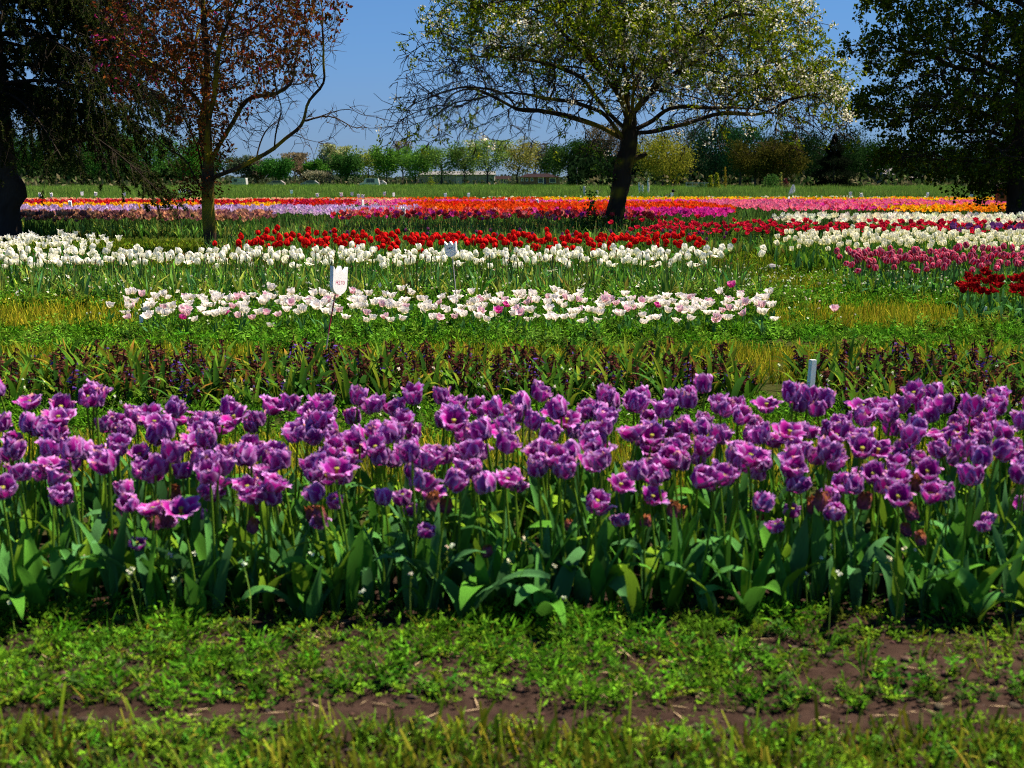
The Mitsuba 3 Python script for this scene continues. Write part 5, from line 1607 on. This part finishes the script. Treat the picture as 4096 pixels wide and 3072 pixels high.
def stake(label, x, y, h, w, yaw, tilt, text=None):
    root = thing('marker_stake', label, 'stake')
    M = rotz(yaw) @ np.array([[math.cos(tilt), 0, math.sin(tilt)], [0, 1, 0], [-math.sin(tilt), 0, math.cos(tilt)]])
    m = trimesh.creation.box(bounds=[(-w / 2, -w * 0.35, -0.06), (w / 2, w * 0.35, h)])
    part(root, 'post', Buf().add(m.vertices[m.faces].reshape(-1, 3) @ M.T + [x, y, 0], np.arange(36).reshape(-1, 3), (0.74, 0.77, 0.80)), 'matte', False)
    if text:
        t = meshkit.text_mesh(text, w * 0.42, 0.001, False)
        q = t.vertices.copy()
        q = np.stack([-w / 2 - q[:, 2], -(q[:, 1] - w * 0.2), h * 0.42 + q[:, 0]], 1)
        part(root, 'lettering', Buf().add(q @ M.T + [x, y, 0], t.faces, (0.45, 0.03, 0.05)), 'matte', False)


stake('white square stake with red letters in the gap of the hyacinth bed', 1.54, 6.55, 0.29, 0.034, math.radians(32), math.radians(4), 'G170')
stake('short white stake at the dark red tulips', 3.98, 10.75, 0.16, 0.03, 0.4, 0.03)
stake('short white stake at the near left end of the low pale row', -2.98, 10.25, 0.14, 0.03, 0.3, -0.02)
k = 0
for q, d, zb, lb in [(870, 31.5, 0.36, 'tall white marker board between green foliage and the flame red tulips'), (783, 47, 0.32, 'round white tulip board in the magenta band'), (813, 41, 0.30, 'narrow white board at the start of the flame red band'), (1160, 46, 0.36, 'narrow white board left of the blossoming trunk in the magenta band'), (1093, 50, 0.36, 'thin white board second from the blossoming trunk'), (150, 39, 0.40, 'white marker board in the yellow band behind the spruce'), (714, 49, 0.34, 'small leaning board in the magenta band')]:
    sign('tulip_sign', lb, px(q, d), d, zb, 0.10, 0.24, FT.uniform(-0.5, 0.9), FT.normal(0, 0.05), thick=0.03)
for j, (q, up, d) in enumerate([(85, -33, 58), (110, -33, 60), (176, -30, 60), (205, -31, 61), (267, -31, 62), (410, -27, 58), (388, -24, 66), (398, -24, 67), (629, -26, 66), (685, -33, 62), (737, -32, 62), (760, -30, 64), (774, -35, 61), (783, -36, 60), (830, -30, 64), (850, -32, 63), (962, -33, 61), (1012, -33, 60), (1452, -31, 66), (1705, -42, 58), (1838, -30, 62), (1862, -33, 61), (2005, -32, 60), (2100, -32, 58)]):
    d0 = d
    sign('tulip_sign', 'small white tulip board at the far edge of the flower field', px(q, d0), d0, 1.2 + (up + 0) * d0 / 2765, 0.14, 0.20, FT.uniform(-0.6, 0.9), FT.normal(0, 0.06), thick=0.03, group='white tulip boards along the far edge')

# white painted guards round young trees in the meadow
for q, d, h, lb in [(1262, 72, 0.95, 'white trunk guard of the sapling left of the trunk sprouts'), (1290, 76, 0.7, 'white trunk guard beside the blossoming trunk'), (1349, 78, 1.1, 'pale leafy sapling guard right of the blossoming trunk'), (1381, 88, 1.15, 'white post, first of three in the meadow right of the blossoming tree'), (1388, 88, 1.0, 'white post, second of three in the meadow right of the blossoming tree'), (1400, 90, 1.45, 'tallest of three white posts in the meadow right of the blossoming tree')]:
    root = thing('tree_guard', lb, 'tree guard')
    x = px(q, d)
    p = np.array([[x, d, -0.05], [x + 0.02, d, h * 0.5], [x - 0.01, d, h]])
    v, f = tube(p, [0.07, 0.075, 0.065], 8, True)
    part(root, 'tube', Buf().add(v, f, (0.62, 0.62, 0.58)), 'matte')
    b = Buf()
    n = 40
    cards(b, np.array([x, d, h]) + FT.normal(0, 1, (n, 3)) * [0.14, 0.14, 0.22], FT.normal(0, 1, (n, 3)), FT.normal(0, 1, (n, 3)), 0.12, 0.04, np.asarray((0.12, 0.17, 0.06)) * FT.uniform(0.6, 1.4, (n, 1)))
    part(root, 'sapling_leaves', b, 'foliage', False)


# leafy suckers at the foot of the blossoming tree
def sucker(label, x, y, h, n, w, col):
    root = thing('sucker_shoot', label, 'shoot')
    b = Buf()
    pth = np.array([[x, y, -0.05], [x + FT.normal(0, 0.03), y, h * 0.5], [x + FT.normal(0, 0.06), y, h]])
    v, f = tube(pth, [0.014, 0.01, 0.004], 4, True)
    part(root, 'stem', Buf().add(v, f, (0.05, 0.04, 0.025)), 'matte')
    u = FT.uniform(0.1, 1, n)
    P = np.stack([np.interp(u, [0, 0.5, 1], pth[:, j]) for j in range(3)], 1) + FT.normal(0, 1, (n, 3)) * [w, w, 0.03]
    cards(b, P, FT.normal(0, 1, (n, 3)) - [0, 0, 0.2], FT.normal(0, 1, (n, 3)), 0.085, 0.022, np.asarray(col) * FT.uniform(0.6, 1.4, (n, 1)))
    part(root, 'leaves', b, 'foliage', False)


sucker('tall leafy shoot with bright top leaves left of the blossoming trunk', px(1283, 27.5), 27.5, 1.02, 90, 0.07, (0.07, 0.15, 0.016))
sucker('thin leafy shoot farthest left of the blossoming trunk', px(1266, 27.3), 27.3, 0.80, 60, 0.07, (0.04, 0.10, 0.014))
for j, (q, d, h) in enumerate([(1240, 27.4, 0.38), (1255, 27, 0.42), (1275, 27.2, 0.45), (1295, 27.4, 0.5), (1308, 27.6, 0.45), (1318, 27.5, 0.35), (1360, 28.2, 0.4), (1372, 28.4, 0.35)]):
    sucker('low leafy sucker at the foot of the blossoming tree', px(q, d), d, h, 110, 0.14, (0.035, 0.085, 0.012))
    labels[list(labels)[-1]]['group'] = 'low suckers at the blossoming tree'
for k in list(labels):
    if k.startswith('sucker_shoot') and labels[k]['label'].startswith('low leafy'):
        labels[k]['group'] = 'low suckers at the blossoming tree'

# ------------------------------------------------------------------ small things
# grey stone on the lawn
rs = trimesh.creation.icosphere(subdivisions=3, radius=1)
v = rs.vertices * [0.13, 0.08, 0.075]
v = v * (1 + 0.5 * (meshkit.fbm(rs.vertices * 1.6 + 3, 4, 3) - 0.5))[:, None]
v[:, 0] += np.where(v[:, 0] < -0.06, (v[:, 0] + 0.06) * 0.9, 0)
v[:, 2] *= np.where(v[:, 0] < -0.05, 0.65, 1.0)
b = Buf().add(v + [3.42, 16.9, 0.05], rs.faces, np.array([0.20, 0.20, 0.23])[None] * (0.7 + 0.6 * meshkit.fbm(v * 30, 3, 2))[:, None])
scene['stone'] = shape(b, 'matte')
labels['stone'] = {'label': 'grey lumpy stone lying on the lawn left of the cream tulips', 'category': 'stone'}

# windblown white plastic on a thin stake in the meadow
root = thing('plastic_sheet', 'torn white plastic sheet hanging from a thin stake in the meadow', 'plastic sheet')
x, y = px(1710, 75), 75.0
v, f = tube(np.array([[x, y, -0.05], [x + 0.02, y, 0.5], [x + 0.1, y, 1.03]]), 0.012, 5, True)
part(root, 'stake', Buf().add(v, f, (0.4, 0.4, 0.4)), 'matte', False)
nu, nv = 9, 12
t, s = np.linspace(0, 1, nv)[:, None], np.linspace(-1, 1, nu)[None]
wd = 0.03 + 0.17 * t ** 0.9
vx = x + 0.10 - 0.20 * t + wd * s + 0.015 * np.sin(s * 8 + t * 5)
vy = y - 0.03 + 0.05 * np.sin(s * 7 + t * 6)
vz = 1.03 - 0.72 * t - 0.10 * t * s ** 2 * np.sign(-s) + 0 * s
b = Buf().add(np.stack([vx, vy, vz], -1).reshape(-1, 3), gridf(nu, nv), (0.60, 0.60, 0.68))
t, s = np.linspace(0, 1, 8)[:, None], np.linspace(-1, 1, 4)[None]
vx = x + 0.11 + 0.07 * np.sin(t * 2.4) + 0.035 * s
b.add(np.stack([vx, y - 0.06 + 0.02 * np.sin(t * 9 + s), 1.02 - 0.45 * t + 0 * s], -1).reshape(-1, 3), gridf(4, 8), (0.72, 0.72, 0.76))
part(root, 'sheet', b, 'petal')

# dark bird at the edge of the field
def blob(chain, seg=0.02):
    import manifold3d as m3
    parts = []
    for (p, r), (q, s) in zip(chain[:-1], chain[1:]):
        parts.append(m3.Manifold.batch_hull([m3.Manifold.sphere(r, 16).translate(p), m3.Manifold.sphere(s, 16).translate(q)]))
    return m3.Manifold.batch_boolean(parts, m3.OpType.Add)


x, y = px(1449, 70.5), 70.5
import manifold3d as m3
bd = blob([((x - 0.30, y, 0.30), 0.05), ((x - 0.18, y, 0.40), 0.12), ((x + 0.02, y, 0.42), 0.13), ((x + 0.10, y, 0.50), 0.07), ((x + 0.13, y, 0.66), 0.05)])
hd = blob([((x + 0.13, y, 0.70), 0.085), ((x + 0.22, y - 0.02, 0.68), 0.03), ((x + 0.27, y - 0.02, 0.67), 0.012)])
root = thing('bird', 'small black bird like figure with raised head at the edge of the flower field', 'bird')
for nm, mm in (('body', bd), ('head', hd)):
    q = mm.refine_to_length(0.05).to_mesh()
    part(root, nm, Buf().add(q.vert_properties[:, :3], q.tri_verts, (0.012, 0.014, 0.014)), 'matte')
for sx in (-0.06, 0.10):
    v, f = tube(np.array([[x + sx, y, 0.36], [x + sx + 0.03, y, 0.18], [x + sx, y, -0.02]]), [0.03, 0.016, 0.014], 6, True)
    part(root, 'leg', Buf().add(v, f, (0.014, 0.014, 0.014)), 'matte')

# orange brown wooden box house on a post beside the shade tree
root = thing('wooden_nest_box', 'orange brown wooden box with pitched roof on a post by the shade tree', 'nest box')
x, y = px(2164, 45.0), 45.0
b = Buf()
box(b, (x - 0.16, y - 0.14, 0.52), (x + 0.16, y + 0.14, 0.98), (0.28, 0.09, 0.03))
part(root, 'box', b, 'matte', False)
b = Buf()
v = np.array([[x - 0.22, y - 0.2, 0.98], [x + 0.22, y - 0.2, 0.98], [x, y - 0.2, 1.16], [x - 0.22, y + 0.2, 0.98], [x + 0.22, y + 0.2, 0.98], [x, y + 0.2, 1.16]])
b.add(v, [[0, 1, 2], [3, 5, 4], [0, 2, 5], [0, 5, 3], [1, 4, 5], [1, 5, 2], [0, 3, 4], [0, 4, 1]], (0.10, 0.08, 0.09))
part(root, 'roof', b, 'matte', False)
b = Buf()
box(b, (x - 0.08, y - 0.15, 0.62), (x + 0.03, y - 0.141, 0.86), (0.03, 0.02, 0.02))
part(root, 'opening', b, 'matte', False)
b = Buf()
box(b, (x - 0.05, y - 0.05, -0.05), (x + 0.05, y + 0.05, 0.517), (0.12, 0.09, 0.07))
part(root, 'post', b, 'matte', False)
root = thing('white_post', 'white post standing right of the wooden nest box', 'post')
b = Buf()
x2 = x + 0.42
box(b, (x2 - 0.045, y - 0.045, -0.05), (x2 + 0.045, y + 0.045, 0.97), (0.66, 0.64, 0.58))
part(root, 'shaft', b, 'matte', False)
b = Buf()
box(b, (x2 - 0.055, y - 0.055, 0.973), (x2 + 0.055, y + 0.055, 1.0), (0.6, 0.58, 0.52))
part(root, 'cap', b, 'matte', False)
# wooden rail fence far behind the willow
root = thing('rail_fence', 'weathered rail fence between willow and yellow green shrubs', 'fence')
y = 170.0
for j in range(6):
    x = px(1483 + j * 13, y)
    b = Buf()
    box(b, (x - 0.06, y - 0.06, -0.1), (x + 0.06, y + 0.06, 1.15), (0.28, 0.26, 0.24))
    part(root, 'post', b, 'matte', False)
for z in (0.55, 0.95):
    b = Buf()
    box(b, (px(1480, y), y - 0.12, z), (px(1552, y), y - 0.063, z + 0.12), (0.30, 0.28, 0.26))
    part(root, 'rail', b, 'matte', False)
